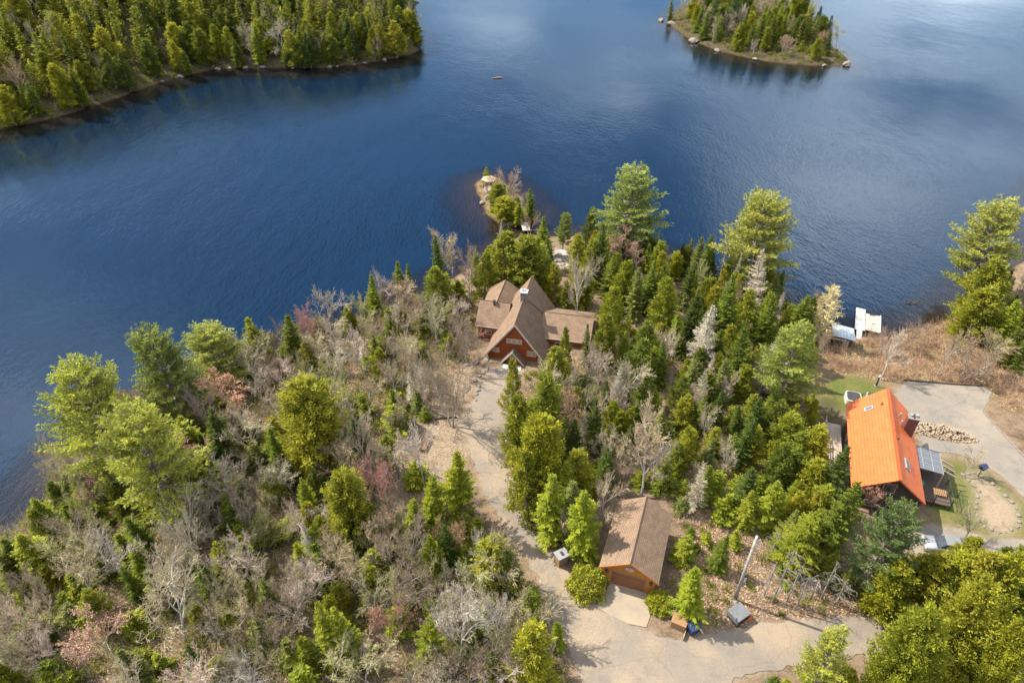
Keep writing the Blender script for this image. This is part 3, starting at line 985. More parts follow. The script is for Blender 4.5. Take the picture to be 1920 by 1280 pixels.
skylight(-.35, 5.2, .75, .62)
skylight(2.95, -3.1, .55, 1.5)
q = on_r(.75, 5.15)
MB().tube([q, q + Vector((0, 0, .45))], .09, 8).build('vent_pipe', 'orange', orange)
q = on_r(2.0, -.3)
MB().tube([q, q + Vector((0, 0, .3))], .07, 8).build('vent_pipe', 'dark', orange)
for x, y in ((2.75, 4.35), (2.75, 3.1)):
    q = on_r(x, y)
    MB().tube([q, q + Vector((0, 0, .7))], .11, 8).build('vent_pipe', 'steel', orange)
_q = P(1714, 781, 11.0)
_dx, _dy = _q.x - oc.x, _q.y - oc.y
cx_, cy_ = _dx * math.cos(oa) + _dy * math.sin(oa), -_dx * math.sin(oa) + _dy * math.cos(oa)
CZ = 10.9
ch = MB().box((cx_ - .55, cy_ - .42, 6.5), (cx_ + .55, cy_ + .42, CZ)).build('chimney', 'brick', orange)
MB().box((cx_ - .62, cy_ - .49, CZ), (cx_ + .62, cy_ + .49, CZ + .12)).build('chimney_cap', 'stone', ch)
MB().tube([(cx_ - .25, cy_ + .05, CZ + .12), (cx_ - .25, cy_ + .05, CZ + .36)], .15, 10).tube([(cx_ + .26, cy_ + .05, CZ + .12), (cx_ + .26, cy_ + .05, CZ + .42)], .17, 10).build('flue', 'steel', ch)
MB().box((cx_ - .07, cy_ - .35, CZ + .125), (cx_ + .07, cy_ + .4, CZ + .22)).build('spark_guard', 'dark', ch)
for x, z in ((XM - 1.1, ZO + 1.6), (XM + 1.1, ZO + 1.6), (XM, ZO + 4.2)):
    window(orange, x, z, 1.1, 1.2, -5.5, 'glass', 2)
MB().box((XR - .56, -2.0, ZO), (XR - .52, -1.0, ZO + 2.1)).build('door', 'glass', orange)
for y in (-3.5, 1.0):
    MB().box((XR - .56, y - .6, ZO + .9), (XR - .52, y + .6, ZO + 2.1)).build('window', 'glass', orange)
for y in (-3.5, -.5, 3.2):
    MB().box((XL + .52, y - .6, ZO + .9), (XL + .56, y + .6, ZO + 2.1)).build('window', 'glass', orange)
# bracing posts under the front roof overhang
for x in (XL + .5, XR - .5):
    MB().beam((x, -6.0, ZO - .2), (x, -6.0, ZEo + .2), .15, .15).build('post', 'darkwood', orange)

# front deck on the left side
dk = empty('side_deck', (oc.x, oc.y, 0), oa, 'narrow grey deck with railing along the orange roof left eave', 'deck')
for i in range(10):
    MB().box((-3.9 + i * .19, -2.5, ZO + .75), (-3.73 + i * .19, 6.8, ZO + .8)).build('plank', 'wood', dk)
for k in range(9):
    y = -2.4 + k * 1.15
    MB().beam((-3.88, y, ZO - .6), (-3.88, y, ZO + 1.8), .1, .1).build('post', 'wood', dk)
for z in (1.2, 1.5, 1.8):
    MB().beam((-3.88, -2.5, ZO + z), (-3.88, 6.85, ZO + z), .07, .07).build('rail', 'wood', dk)

# right-hand deck, pergola with smoked glazing, furniture
DZ = ZO + 1.0
d2 = empty('right_deck', (oc.x, oc.y, 0), oa, 'dark raised deck with black railing in the shade of the orange roof', 'deck')
for i in range(21):
    MB().box((4.55 + i * .2, -2.9, DZ - .05), (4.73 + i * .2, 1.9, DZ)).build('plank', 'darkwood', d2)
for x, y in ((8.7, -2.85), (8.7, -1.3), (8.7, .3), (8.7, 1.85), (7.0, -2.85), (5.4, -2.85)):
    MB().beam((x, y, ZO - .8), (x, y, DZ + .95), .09, .09).build('post', 'dark', d2)
for z in (.45, .95):
    MB().beam((8.7, -2.9, DZ + z), (8.7, 1.9, DZ + z), .05, .05).build('rail', 'dark', d2)
    MB().beam((5.0, -2.85, DZ + z), (8.7, -2.85, DZ + z), .05, .05).build('rail', 'dark', d2)
per = empty('glazed_pergola', (oc.x, oc.y, 0), oa, 'canopy of dark glazing panels in white bars beside the brick chimney', 'pergola')
PZ0, PZ1 = DZ + 2.4, DZ + 2.15
for i in range(3):
    for j in range(4):
        x0, x1 = 4.6 + i * 1.0, 4.6 + (i + 1) * 1.0
        y0, y1 = -.4 + j * .85, -.4 + (j + 1) * .85
        za, zb = PZ0 - i * .08, PZ0 - (i + 1) * .08
        MB().slab([(x0 + .03, y0 + .03, za), (x1 - .03, y0 + .03, zb), (x1 - .03, y1 - .03, zb), (x0 + .03, y1 - .03, za)], .02).build('panel', 'solar', per)
for j in range(5):
    MB().beam((4.6, -.4 + j * .85, PZ0), (7.6, -.4 + j * .85, PZ0 - .24), .04, .06).build('glazing_bar', 'steel', per)
for i in range(4):
    MB().beam((4.6 + i, -.4, PZ0 - i * .08 - .012), (4.6 + i, 3.0, PZ0 - i * .08 - .012), .05, .05).build('rafter', 'steel', per)
for x, y in ((7.6, -.4), (7.6, 1.9), (7.6, 3.0)):
    MB().beam((x, y, ZO - .3), (x, y, PZ0 - .27), .12, .12).build('post', 'wood', per)
for k in range(3):
    MB().beam((7.75, .2 + k * .8, PZ0 - .3), (9.1, .2 + k * .8, PZ0 - .9), .12, .16).build('outrigger', 'wood', per)
lo = empty('slatted_lounger', (oc.x, oc.y, 0), oa, 'pale slatted lounger at the outer corner of the dark deck', 'lounger')
for i in range(7):
    MB().box((7.15 + i * .18, -1.9, DZ + .32), (7.27 + i * .18, -.95, DZ + .36)).build('slat', 'tan', lo)
for x in (7.18, 8.32):
    for y in (-1.85, -1.0):
        MB().beam((x, y, DZ), (x, y, DZ + .32), .06, .06).build('leg', 'tan', lo)
tb = empty('patio_table', (oc.x, oc.y, 0), oa, 'green patio table on the shaded deck near the glazed canopy', 'table')
MB().tube([(5.6, -.9, DZ + .68), (5.6, -.9, DZ + .72)], .55, 16).build('table_top', pmat('green_enamel', (.05, .16, .14), (.07, .2, .17), 3, .4), tb)
MB().tube([(5.6, -.9, DZ), (5.6, -.9, DZ + .68)], .05, 8).build('leg', 'dark', tb)
gt = empty('garden_gate_rail', (oc.x, oc.y, 0), oa, 'tall thin black metal rail standing in the grass beside the deck', 'railing')
for y in (-2.7, -.5):
    MB().beam((9.9, y, ZO - .4), (9.9, y, ZO + 1.5), .06, .06).build('post', 'dark', gt)
for z in (.3, .9, 1.5):
    MB().beam((9.9, -2.7, ZO + z), (9.9, -.5, ZO + z), .045, .045).build('rail', 'dark', gt)

# firewood heap: loose split logs
def heap(center, ang, lx, ly, hz, n, name, label, mat='log'):
    mb = MB()
    ca, sa = math.cos(ang), math.sin(ang)
    for i in range(n):
        while True:
            a, b = random.uniform(-1, 1), random.uniform(-1, 1)
            if a * a + b * b < 1: break
        x = center[0] + a * lx * ca - b * ly * sa; y = center[1] + a * lx * sa + b * ly * ca
        z = H(x, y) + .1 + random.random() ** 1.0 * hz * (1 - a * a - b * b)
        d = Vector((random.gauss(0, 1), random.gauss(0, 1), random.gauss(0, .35))).normalized() * .2
        r = random.uniform(.07, .11)
        mb.tube([Vector((x, y, z)) - d, Vector((x, y, z)) + d], [r, r], random.choice((3, 4, 5)))
    o = mb.build(name, mat)
    return tag(o, label, 'firewood', kind='stuff')


wp = G(1765, 812)
heap((wp.x, wp.y), -.35, 3.9, 1.3, 1.0, 520, 'firewood_heap', 'loose heap of pale split firewood on the parking pad edge')

# ------------------------------------------------------------------ things around the orange house
def at(u, v, name, label, cat, rz=0.0, group=None):
    return empty(name, G(u, v), rz, label, cat, group)


for (u, v, s_, lb) in ((1597, 752, 1.0, 'white hot tub with dark cover on the grass behind the orange roof'), (1632, 752, .7, 'small white tub with dark lid half hidden behind the orange roof')):
    h_ = at(u, v, 'hot_tub', lb, 'hot tub', math.radians(-17))
    o = MB()
    n = 20
    pts = []
    for k in range(n):
        t_ = 2 * math.pi * k / n
        cx2, sx2 = math.cos(t_), math.sin(t_)
        pts.append((math.copysign(abs(cx2) ** .4, cx2) * .95 * s_, math.copysign(abs(sx2) ** .4, sx2) * 1.05 * s_, -.2))
    o.prism(pts, (0, 0, 1.05))
    o.build('tub_shell', 'white', h_)
    MB().prism([(x * .85, y * .85, .852) for x, y, z in pts], (0, 0, .08)).build('cover', 'dark', h_)
    if s_ == 1:
        for dx in (1.15, 1.75):
            MB().beam((dx, .7, -.2), (dx, .7, 1.0), .06, .06).build('handrail_post', 'dark', h_)
        MB().beam((1.15, .7, 1.0), (1.75, .7, 1.0), .06, .06).build('handrail', 'dark', h_)
st = at(1642, 724, 'garden_lamp', 'dark post lamp with white top on the lawn above the orange roof', 'lamp')
MB().tube([(0, 0, -.1), (0, 0, 1.6)], [.14, .1], 8).build('post', 'dark', st)
MB().tube([(0, 0, 1.6), (0, 0, 1.85), (0, 0, 1.95)], [.16, .16, .05], 10).build('lantern', 'white', st)
MB().box((-.25, -.25, -.1), (.25, .25, .15)).build('base', 'stone', st)

# timber edge of the parking pad
a, b, c3 = G(1694, 713), G(1842, 724), G(1862, 722)
ed = empty('pad_edging', (0, 0, 0), 0, 'long dark timber edging along the top of the grey parking pad', 'edging')
for k in range(6):
    p0, p1 = a.lerp(b, k / 6), a.lerp(b, (k + .985) / 6)
    MB().beam(p0 + Vector((0, 0, H(p0.x, p0.y) - p0.z + .12)), p1 + Vector((0, 0, H(p1.x, p1.y) - p1.z + .12)), .22, .3).build('beam', 'darkwood', ed)
# stone kerb along the pad's outer side
kb = [G(*q) for q in ((1845, 778), (1862, 797), (1880, 817), (1900, 838), (1919, 858), (1940, 878))]
kr = empty('pad_kerb', (0, 0, 0), 0, 'low pale kerb on the right side of the grey driveway', 'kerb')
for i in range(len(kb) - 1):
    MB().beam(kb[i] + Vector((.15, 0, .05)), kb[i + 1] + Vector((.15, -.05, .05)), .16, .22).build('kerb_stone', 'stone', kr)

# rocks -------------------------------------------------------------------------------------------
FO = ['first', 'second', 'third', 'fourth', 'fifth', 'sixth', 'seventh', 'eighth', 'ninth', 'tenth', 'eleventh', 'twelfth', 'thirteenth', 'fourteenth', 'fifteenth', 'sixteenth', 'seventeenth', 'eighteenth', 'nineteenth', 'twentieth', 'twenty-first', 'twenty-second', 'twenty-third', 'twenty-fourth', 'twenty-fifth', 'twenty-sixth']
rock_meshes = []
for k in range(5):
    vsx = []
    import bmesh
    bm = bmesh.new()
    bmesh.ops.create_icosphere(bm, subdivisions=2, radius=1)
    for v_ in bm.verts:
        f_ = 1 + .38 * mnoise.noise(v_.co * 1.3 + Vector((k * 7.1, 2, 3))) + .12 * mnoise.noise(v_.co * 4 + Vector((k * 3.1, 2, 9)))
        v_.co *= f_
        v_.co.z *= .62
    m_ = bpy.data.meshes.new('rock'); bm.to_mesh(m_); bm.free()
    m_.materials.append(M['stone'])
    rock_meshes.append(m_)


def rock(u, v, r, label, group=None, sink=.25, p=None):
    p = p or G(u, v)
    o = link('rock', random.choice(rock_meshes))
    o.location = (p.x, p.y, max(p.z, 0) + r * (.62 - sink) * .8)
    o.scale = (r * random.uniform(.8, 1.3), r * random.uniform(.8, 1.2), r * random.uniform(.7, 1.1))
    o.rotation_euler = (random.uniform(-.2, .2), random.uniform(-.2, .2), random.uniform(0, 6.28))
    return tag(o, label, 'rock', group)


for i, (u, v) in enumerate(sorted(((911, 676), (906, 686), (914, 694), (908, 700), (901, 706), (913, 692), (897, 712), (903, 716), (899, 724), (896, 733), (893, 742), (890, 750), (905, 697), (890, 714), (882, 719), (876, 727), (872, 735), (868, 742), (885, 688), (876, 684), (868, 680), (894, 680)), key=lambda q: math.hypot(q[0] - 940, q[1] - 675))):
    rock(u + random.uniform(-1.5, 1.5), v + random.uniform(-1.5, 1.5), random.uniform(.2, .42), 'pale boulder left of the upper driveway, %s nearest the red gable' % FO[i], 'boulders edging the garden by the red gable')
for i, (u, v, r, lb) in enumerate(((1250, 488, 1.3, 'large pale shore boulder right of the tall round pine'), (1236, 480, 1.0, 'smaller pale boulder touching the large shore boulder'), (1220, 474, 1.0, 'low rock at the foot of the tall round pine'),
                                   (1377, 1131, .45, 'small pale rock at the foot of the utility pole'), (1266, 1150, .6, 'flat grey rock between the small round shrub and brown bin box'), (1284, 1155, .5, 'grey slanted rock just above the blue bin'),
                                   (1239, 42, 1.0, 'white rock off the left tip of the wooded island'), (1258, 46, 1.4, 'big boulder on the left tip of the wooded island'), (1300, 80, 1.5, 'pale slab on the island left shore'), (1587, 124, 1.4, 'pale rock on the right tip of the wooded island'),
                                   (1545, 125, .9, 'small pale rock near the island right tip'), (905, 382, .7, 'pale boulder on the gazebo islet left shore'), (914, 372, .8, 'pale rock slab below the gazebo'), (1345, 97, 1.0, 'pale shore rock under the island pines'),
                                   (1415, 113, .9, 'low rock on the island lower shore'))):
    rock(u, v, r, lb)
for k in range(12):
    t_ = (k + random.random() * .7) / 12
    seg = [(290, 158), (400, 132), (470, 129), (600, 130), (690, 120), (760, 107)]
    i = min(int(t_ * 5), 4); f_ = t_ * 5 - i
    u = seg[i][0] + (seg[i + 1][0] - seg[i][0]) * f_; v = seg[i][1] + (seg[i + 1][1] - seg[i][1]) * f_
    rock(u, v - 1, random.uniform(.4, .9), 'grey waterline rock of the far wooded shore, %s from the left' % FO[k], 'rocks along the far shore')

# ------------------------------------------------------------------ beside the road
bx_ = at(1052, 1054, 'stone_box', 'square stone-clad box with slate cap beside the driveway bend', 'box', .5)
MB().box((-.55, -.45, -.3), (.55, .45, 1.35)).build('body', 'tan', bx_)
MB().box((-.65, -.55, 1.35), (.65, .55, 1.47)).build('cap', 'slate', bx_)
MB().box((-.1, -.2, 1.47), (.15, .2, 1.6)).build('handle', 'dark', bx_)
MB().box((-.3, -.49, .4), (.3, -.452, 1.1)).build('hatch', 'stone', bx_)
bb = at(1272, 1172, 'bin_shelter', 'brown wooden waste box with open lid by the road', 'box', -.45)
MB().box((-.65, -.5, -.2), (.65, .5, .95)).build('body', 'tan', bb)
MB().slab([(-.7, -.55, 1.0), (.7, -.55, 1.0), (.7, .55, 1.12), (-.7, .55, 1.12)], .05).build('lid', 'tan', bb)
MB().box((.7, -1.3, -.1), (.76, -.2, .45)).build('side_board', 'wood', bb)
MB().box((-.72, -.1, .5), (-.65, .25, .9)).build('hinge_plate', 'dark', bb)
wb = at(1298, 1183, 'wheeled_bin', 'dark blue wheeled bin tipped beside the brown waste box', 'bin', .4)
MB().prism([(-.42, -.35, .0), (.42, -.35, .0), (.5, -.42, .95), (-.5, -.42, .95)], (0, .8, 0)).build('body', 'blue', wb)
MB().slab([(-.52, -.46, 1.0), (.52, -.46, 1.0), (.52, .44, 1.06), (-.52, .44, 1.06)], .06).build('lid', 'blue', wb)
MB().beam((.55, -.75, .5), (.35, -.2, .98), .07, .07).build('handle', 'white', wb)
for x in (-.42, .42):
    MB().tube([(x - .05, .42, .12), (x + .05, .42, .12)], .13, 12).build('wheel', 'tyre', wb)
cb = at(1382, 1158, 'storage_crate', 'black storage crate with grey cover near the utility pole', 'crate', .55)
MB().box((-.75, -.65, -.2), (.75, .65, 1.0)).build('body', 'dark', cb)
MB().slab([(-.82, -.7, 1.06), (.82, -.7, 1.06), (.82, .7, 1.1), (-.82, .7, 1.1)], .07).build('cover', 'greybin', cb)
MB().box((-.83, -.7, .5), (-.76, .68, 1.03)).build('cover_flap', 'greybin', cb)
sv = at(1404, 1160, 'orange_marker', 'small orange plastic scrap on the ground right of the crate', 'marker')
MB().beam((-.3, -.2, .05), (.35, .1, .12), .12, .08).beam((.3, .1, .1), (.2, .5, .25), .08, .06).build('strip', 'orangebit', sv)
yg = at(1660, 1248, 'yellow_drum', 'bright yellow rounded cover among the bushes at the lower edge', 'cover')
MB().tube([(0, 0, -.1), (0, 0, .35), (0, 0, .6), (0, 0, .7)], [1.0, .95, .6, .1], 14).build('cover_shell', 'yellow', yg, True)

bn = at(797, 836, 'garden_bench', 'tan wooden plank bench in the leaf-strewn clearing', 'bench', math.radians(75))
for i in range(4):
    MB().box((-1.0, -.42 + i * .22, .42), (1.0, -.25 + i * .22, .47)).build('plank', 'tan', bn)
for x in (-.8, .8):
    MB().box((x - .06, -.4, -.1), (x + .06, .4, .42)).build('leg', 'tan', bn)
MB().box((-1.0, .46, .45), (1.0, .52, .95)).build('backrest', 'tan', bn)
tl = [G(816, 786), G(856, 782)]
tw = empty('garden_timber', (0, 0, 0), 0, 'dark timber edging at the foot of the driveway tree', 'edging')
for k in range(2):
    MB().beam(tl[0].lerp(tl[1], k * .5) + Vector((0, 0, .15)), tl[0].lerp(tl[1], k * .5 + .49) + Vector((0, 0, .15)), .22, .3).build('beam', 'darkwood', tw)

# utility pole and wires
pb = G(1377, 1125)
pole = empty('utility_pole', pb, 0, 'tall grey wooden utility pole beside the road', 'pole')
PH = 9.9
MB().tube([(0, 0, -.5), (0, 0, PH * .5), (0, 0, PH)], [.17, .15, .12], 12).build('shaft', 'greybark', pole, True)
MB().tube([(.1, -.1, PH - .5), (.28, -.16, PH - .5), (.28, -.16, PH - .25)], .05, 6).tube([(.1, -.1, PH - 1.0), (.28, -.16, PH - 1.0), (.28, -.16, PH - .75)], .05, 6).build('insulator', 'white', pole)
MB().box((.12, -.2, 3.2), (.32, -.13, 3.9)).build('number_plate', 'white', pole)
for i, (za, x1, zb) in enumerate(((PH - .35, -.2, 9.0), (PH - .85, .35, 8.6), (PH - 2.2, .9, 7.6))):
    pts = []
    e = Vector((pb.x - 6.2 + x1 * 1.2, 8.0, pb.z + zb))
    s0 = Vector((pb.x + .25, pb.y - .15, pb.z + za))
    for k in range(17):
        f_ = k / 16
        q = s0.lerp(e, f_); q.z -= 4 * .8 * f_ * (1 - f_)
        pts.append(q)
    wo_ = MB().tube(pts, .007, 5).build('overhead_wire', 'wire')
    tag(wo_, ('uppermost overhead wire running from the utility pole', 'middle overhead wire running from the utility pole', 'lowest overhead wire running from the utility pole')[i], 'wire', 'wires from the utility pole')
pts = []
s0 = Vector((pb.x + .1, pb.y, pb.z + PH - 1.5)); e = Vector((36.5, 46.5, 9.5))
for k in range(17):
    f_ = k / 16
    q = s0.lerp(e, f_); q.z -= 4 * 1.0 * f_ * (1 - f_)
    pts.append(q)
tag(MB().tube(pts, .009, 5).build('service_wire', 'wire'), 'thin service wire from the pole toward the orange roof', 'wire')

# ------------------------------------------------------------------ shore things
dock = empty('t_shaped_dock', (0, 0, 0), 0, 'pale T-shaped dock with a brown side platform at the shore', 'dock')
DL = .42


def quad_boards(parent, a, b, c, d, n, mat, name='plank', th=.07, z=DL):
    """boards across a quadrilateral a-b (near edge) d-c (far edge)"""
    a, b, c, d = [Vector((q[0], q[1], z)) for q in (a, b, c, d)]
    for i in range(n):
        f0, f1 = i / n, (i + .93) / n
        MB().slab([a.lerp(d, f0), b.lerp(c, f0), b.lerp(c, f1), a.lerp(d, f1)], th).build(name, mat, parent)


T = lambda u, v: P(u, v, DL)
quad_boards(dock, T(1604.5, 648), T(1614.5, 650), T(1617, 619), T(1606.5, 617), 12, 'dock')
quad_boards(dock, T(1602.5, 616.5), T(1622, 620), T(1622.5, 599.5), T(1604, 596), 12, 'dock')
quad_boards(dock, T(1604, 595.5), T(1622.5, 599), T(1623.2, 580), T(1605.5, 576), 12, 'dock')
quad_boards(dock, T(1622.6, 617.5), T(1649.8, 623.8), T(1650.6, 592.2), T(1624, 586.6), 20, 'dockwood', z=DL - .05)
MB().beam(T(1650.2, 624), T(1651, 592), .14, .2).build('fascia', 'white', dock)
for u, v in ((1605, 640), (1613, 642), (1604, 612), (1621, 616), (1605, 580), (1622, 584), (1648, 620), (1649, 596)):
    q = T(u, v)
    MB().tube([(q.x, q.y, -1.2), (q.x, q.y, DL - .07)], .08, 8).build('pile', 'darkwood', dock)
q = T(1636, 606)
MB().tube([(q.x, q.y, DL - .05), (q.x, q.y, DL + .12)], .22, 12).build('cleat_pad', 'white', dock)
q = T(1636, 590)
MB().beam((q.x - .4, q.y, DL + .02), (q.x + .4, q.y - .1, DL + .02), .3, .12).tube([(q.x + .1, q.y, DL), (q.x + .1, q.y, DL + .7)], .04, 6).build('ladder', 'dark', dock)

shp = P(1572, 648, 1.0)
shd = empty('lakeside_shed', (shp.x, shp.y, 0), math.radians(-17), 'small shed with blue-grey metal roof half hidden by a pale larch', 'shed')
zs0 = H(shp.x, shp.y)
MB().prism([(-1.3, -1.3, zs0 - .5), (1.3, -1.3, zs0 - .5), (1.3, -1.3, zs0 + 1.9), (-1.3, -1.3, zs0 + 2.2)], (0, 2.6, 0)).build('wall', 'darkwood', shd)
MB().slab([(-1.6, -1.6, zs0 + 2.42), (1.6, -1.6, zs0 + 2.05), (1.6, 1.6, zs0 + 2.05), (-1.6, 1.6, zs0 + 2.42)], .06).build('roof', 'shed', shd)
for i in range(7):
    x = -1.45 + i * .48
    z_ = zs0 + 2.42 - (x + 1.6) / 3.2 * .37
    MB().beam((x, -1.61, z_ + .025), (x, 1.61, z_ + .025), .05, .05).build('roof_rib', 'shed', shd)
MB().box((.1, -1.34, zs0), (.9, -1.303, zs0 + 1.7)).build('door', 'wood', shd)

# gazebo on the islet: six posts, low hipped roof, railing
gz = G(917, 356)
gb = empty('gazebo', gz, .2, 'six-sided gazebo with a pale roof at the tip of the islet', 'gazebo')
R6 = 1.25
hexp = [(R6 * math.cos(math.pi / 3 * k), R6 * math.sin(math.pi / 3 * k)) for k in range(6)]
MB().prism([(x * 1.15, y * 1.15, -.3) for x, y in hexp], (0, 0, .55)).build('floor', 'wood', gb)
for x, y in hexp:
    MB().beam((x, y, .25), (x, y, 2.55), .12, .12).build('post', 'darkwood', gb)
for k in range(6):
    a, b = hexp[k], hexp[(k + 1) % 6]
    if k != 4:
        MB().beam((*a, 1.05), (*b, 1.05), .07, .08).build('rail', 'darkwood', gb)
        MB().beam((*a, .65), (*b, .65), .05, .06).build('rail', 'darkwood', gb)
    MB().beam((*a, 2.5), (*b, 2.5), .1, .16).build('header', 'tan', gb)
    MB().slab([(a[0] * 1.32, a[1] * 1.32, 2.5), (b[0] * 1.32, b[1] * 1.32, 2.5), (0, 0, 3.15)], .06).build('roof_panel', 'gazroof', gb)
MB().tube([(0, 0, 3.1), (0, 0, 3.4)], .05, 6).build('finial', 'dark', gb)
q0, q1 = P(984, 417, .75), P(987, 432, .75)
fb = empty('footbridge', (0, 0, 0), 0, 'short pale plank footbridge joining the islet to the shore', 'bridge')
dx_ = Vector((.75, 0, 0))
for i in range(12):
    a_, b_ = q0.lerp(q1, i / 12), q0.lerp(q1, (i + .92) / 12)
    MB().slab([b_ - dx_, b_ + dx_, a_ + dx_, a_ - dx_], .08).build('plank', 'dock', fb)
for s_ in (-1, 1):
    MB().beam(q0 + dx_ * s_ * .8 - Vector((0, 0, .17)), q1 + dx_ * s_ * .8 - Vector((0, 0, .17)), .12, .18).build('beam', 'wood', fb)
# upturned white boat on the pale outcrop
bt_ = at(1064, 474, 'upturned_rowboat', 'upturned white rowing boat on the pale shore clearing', 'boat', math.radians(-25))
mb = MB()
N, K = 9, 9
vv = []
for i in range(N):
    t_ = -1 + 2 * i / (N - 1)
    w_ = .62 * max(0.02, (1 - abs(t_) ** 2.6)); h_ = .5 * (1 - .35 * t_ * t_)
    for j in range(K):
        a_ = math.pi * j / (K - 1)
        vv.append((t_ * 1.8, -w_ * math.cos(a_), h_ * math.sin(a_) ** .7 * (.05 + .95 * (1 - abs(t_) ** 4))))
mb.add(vv, [(i * K + j, (i + 1) * K + j, (i + 1) * K + j + 1, i * K + j + 1) for i in range(N - 1) for j in range(K - 1)])
mb.build('hull', 'white', bt_, True)
MB().beam((-1.7, 0, .47), (1.7, 0, .47), .06, .08).build('keel', 'wood', bt_)
MB().beam((-1.75, -.45, .03), (1.75, -.45, .03), .05, .06).build('gunwale', 'wood', bt_)
# patio flagstones on that clearing
for k in range(9):
    rock(1040 + 3.8 * k, random.uniform(480, 502), random.uniform(.4, .75), 'flat pale rock by the upturned boat, %s from the left' % FO[k], 'rocks on the shore clearing', .45)
fl = P(933, 147, .03)
lg = empty('floating_log', fl, .2, 'pinkish floating log far out on the open lake', 'log')
MB().tube([(-1.6, 0, .05), (0, .1, .1), (1.6, -.1, .05)], [.22, .26, .2], 8).tube([(-1.0, .5, .03), (.9, .7, .05)], .18, 8).build('trunk', 'tan', lg)
br = P(1712, 568, .05)
sb = empty('sunken_branch', br, 0, 'twiggy dead branch breaking the water off the dock', 'branch')
m_ = MB()
for k in range(14):
    a_ = random.uniform(0, 6.28)
    m_.tube([(0, 0, -.3), (math.cos(a_) * .6, math.sin(a_) * .35, .2), (math.cos(a_) * 1.2, math.sin(a_) * .6, random.uniform(0, .5))], [.06, .04, .015], 5)
m_.build('twig_spray', 'darkwood', sb)
dkp = G(1661, 645)
ds = empty('dead_stump', dkp, 0, 'dark forked dead stump on the shore below the dock', 'stump')
MB().tube([(0, 0, -.2), (.2, .2, 1.2), (.35, .6, 2.3)], [.16, .12, .07], 7).tube([(.2, .2, 1.2), (.9, .3, 1.9)], [.09, .04], 6).tube([(.15, .1, 1.0), (-.4, .3, 1.8)], [.08, .03], 6).build('trunk', 'darkwood', ds)
bh = G(1833, 893)
bhh = empty('blue_feeder', bh, .5, 'blue-roofed bird feeder on a dark post in the garden bed', 'feeder')
MB().tube([(0, 0, -.2), (0, 0, 1.3)], .05, 8).build('post', 'dark', bhh)
MB().box((-.3, -.3, 1.3), (.3, .3, 1.36)).build('tray', 'darkwood', bhh)
MB().slab([(-.45, -.4, 1.6), (.45, -.4, 1.6), (.45, 0, 1.9), (-.45, 0, 1.9)], .04).slab([(.45, .4, 1.6), (-.45, .4, 1.6), (-.45, 0, 1.9), (.45, 0, 1.9)], .04).build('roof', 'blue', bhh)
for i in range(26):
    t_ = i / 26 * 2 * math.pi
    pp = np.array(BED).mean(0) + (BED[int(i * len(BED) / 26) % len(BED)] - BED.mean(0)) * 1.02
    f_ = i * len(BED) / 26 - int(i * len(BED) / 26)
    pp = BED[int(i * len(BED) / 26) % len(BED)] * (1 - f_) + BED[(int(i * len(BED) / 26) + 1) % len(BED)] * f_
    rock(0, 0, random.uniform(.16, .28), 'small pale edging stone of the tan garden bed, %s clockwise from the feeder' % FO[i], 'edging stones of the garden bed', .3, Vector((pp[0], pp[1], H(*pp))))

# silver car ---------------------------------------------------------------------------------------
cp_ = G(1772, 1030)
car = empty('silver_car', (cp_.x, cp_.y, cp_.z + .05), math.radians(-12), 'silver saloon car parked under branches near the orange roofed house', 'car')
prof = [(-2.25, .35, .72), (-2.2, .62, .8), (-1.9, .8, .86), (-1.2, .92, .88), (-.2, .95, .9), (.8, .95, .9), (1.6, .92, .88), (2.1, .85, .84), (2.28, .6, .78), (2.28, .38, .72)]
vv, ff = [], []
for x, zt, hw in prof:
    vv += [(x, -hw, .28), (x, -hw * 1.0, zt * .7), (x, -hw * .9, zt), (x, hw * .9, zt), (x, hw, zt * .7), (x, hw, .28)]
for i in range(len(prof) - 1):
    for j in range(5):
        ff.append((i * 6 + j, i * 6 + j + 1, i * 6 + 7 + j, i * 6 + 6 + j))
ff += [tuple(range(6))[::-1], tuple(range(len(vv) - 6, len(vv)))]
MB().add(vv, [f[::-1] for f in ff]).build('body', 'carpaint', car, True)
MB().add([(-1.25, -.78, .9), (1.55, -.78, .92), (1.0, -.6, 1.42), (-.45, -.6, 1.42), (-1.25, .78, .9), (1.55, .78, .92), (1.0, .6, 1.42), (-.45, .6, 1.42)],
         [(0, 1, 2, 3), (5, 4, 7, 6), (0, 3, 7, 4), (2, 1, 5, 6)]).build('window_band', 'glass', car)
MB().slab([(-.45, -.61, 1.44), (1.0, -.61, 1.44), (1.0, .61, 1.44), (-.45, .61, 1.44)], .04).build('roof', 'carpaint', car)
for x in (-1.4, 1.4):
    for y in (-.84, .84):
        wl = MB().tube([(x, y - .1, .33), (x, y + .1, .33)], .33, 16).build('wheel', 'tyre', car)
        MB().tube([(x, y - .105, .33), (x, y + .105, .33)], .2, 12).build('rim', 'steel', wl)
for y in (-.6, .6):
    MB().box((-2.24, y - .2, .55), (-2.16, y + .2, .7)).build('headlight', 'white', car)
    MB().box((2.24, y - .2, .6), (2.3, y + .2, .75)).build('taillight', 'brick', car)
# brown slat fence in the trees
fc = G(1358, 790)
fn = empty('slat_fence', fc, math.radians(-25), 'short brown slat fence among the firs right of the driveway', 'fence')
for i in range(7):
    MB().box((-1.2 + i * .36, -.03, -.3), (-.92 + i * .36, .03, 1.5)).build('slat', 'wood', fn)
for z in (.3, 1.1):
    MB().box((-1.25, .03, z), (1.35, .1, z + .1)).build('rail', 'wood', fn)

# ------------------------------------------------------------------ tree meshes, a few of each kind, shared by all copies
def unit(v):
    v = np.asarray(v, float)
    return v / np.maximum(np.linalg.norm(v, axis=-1, keepdims=True), 1e-9)


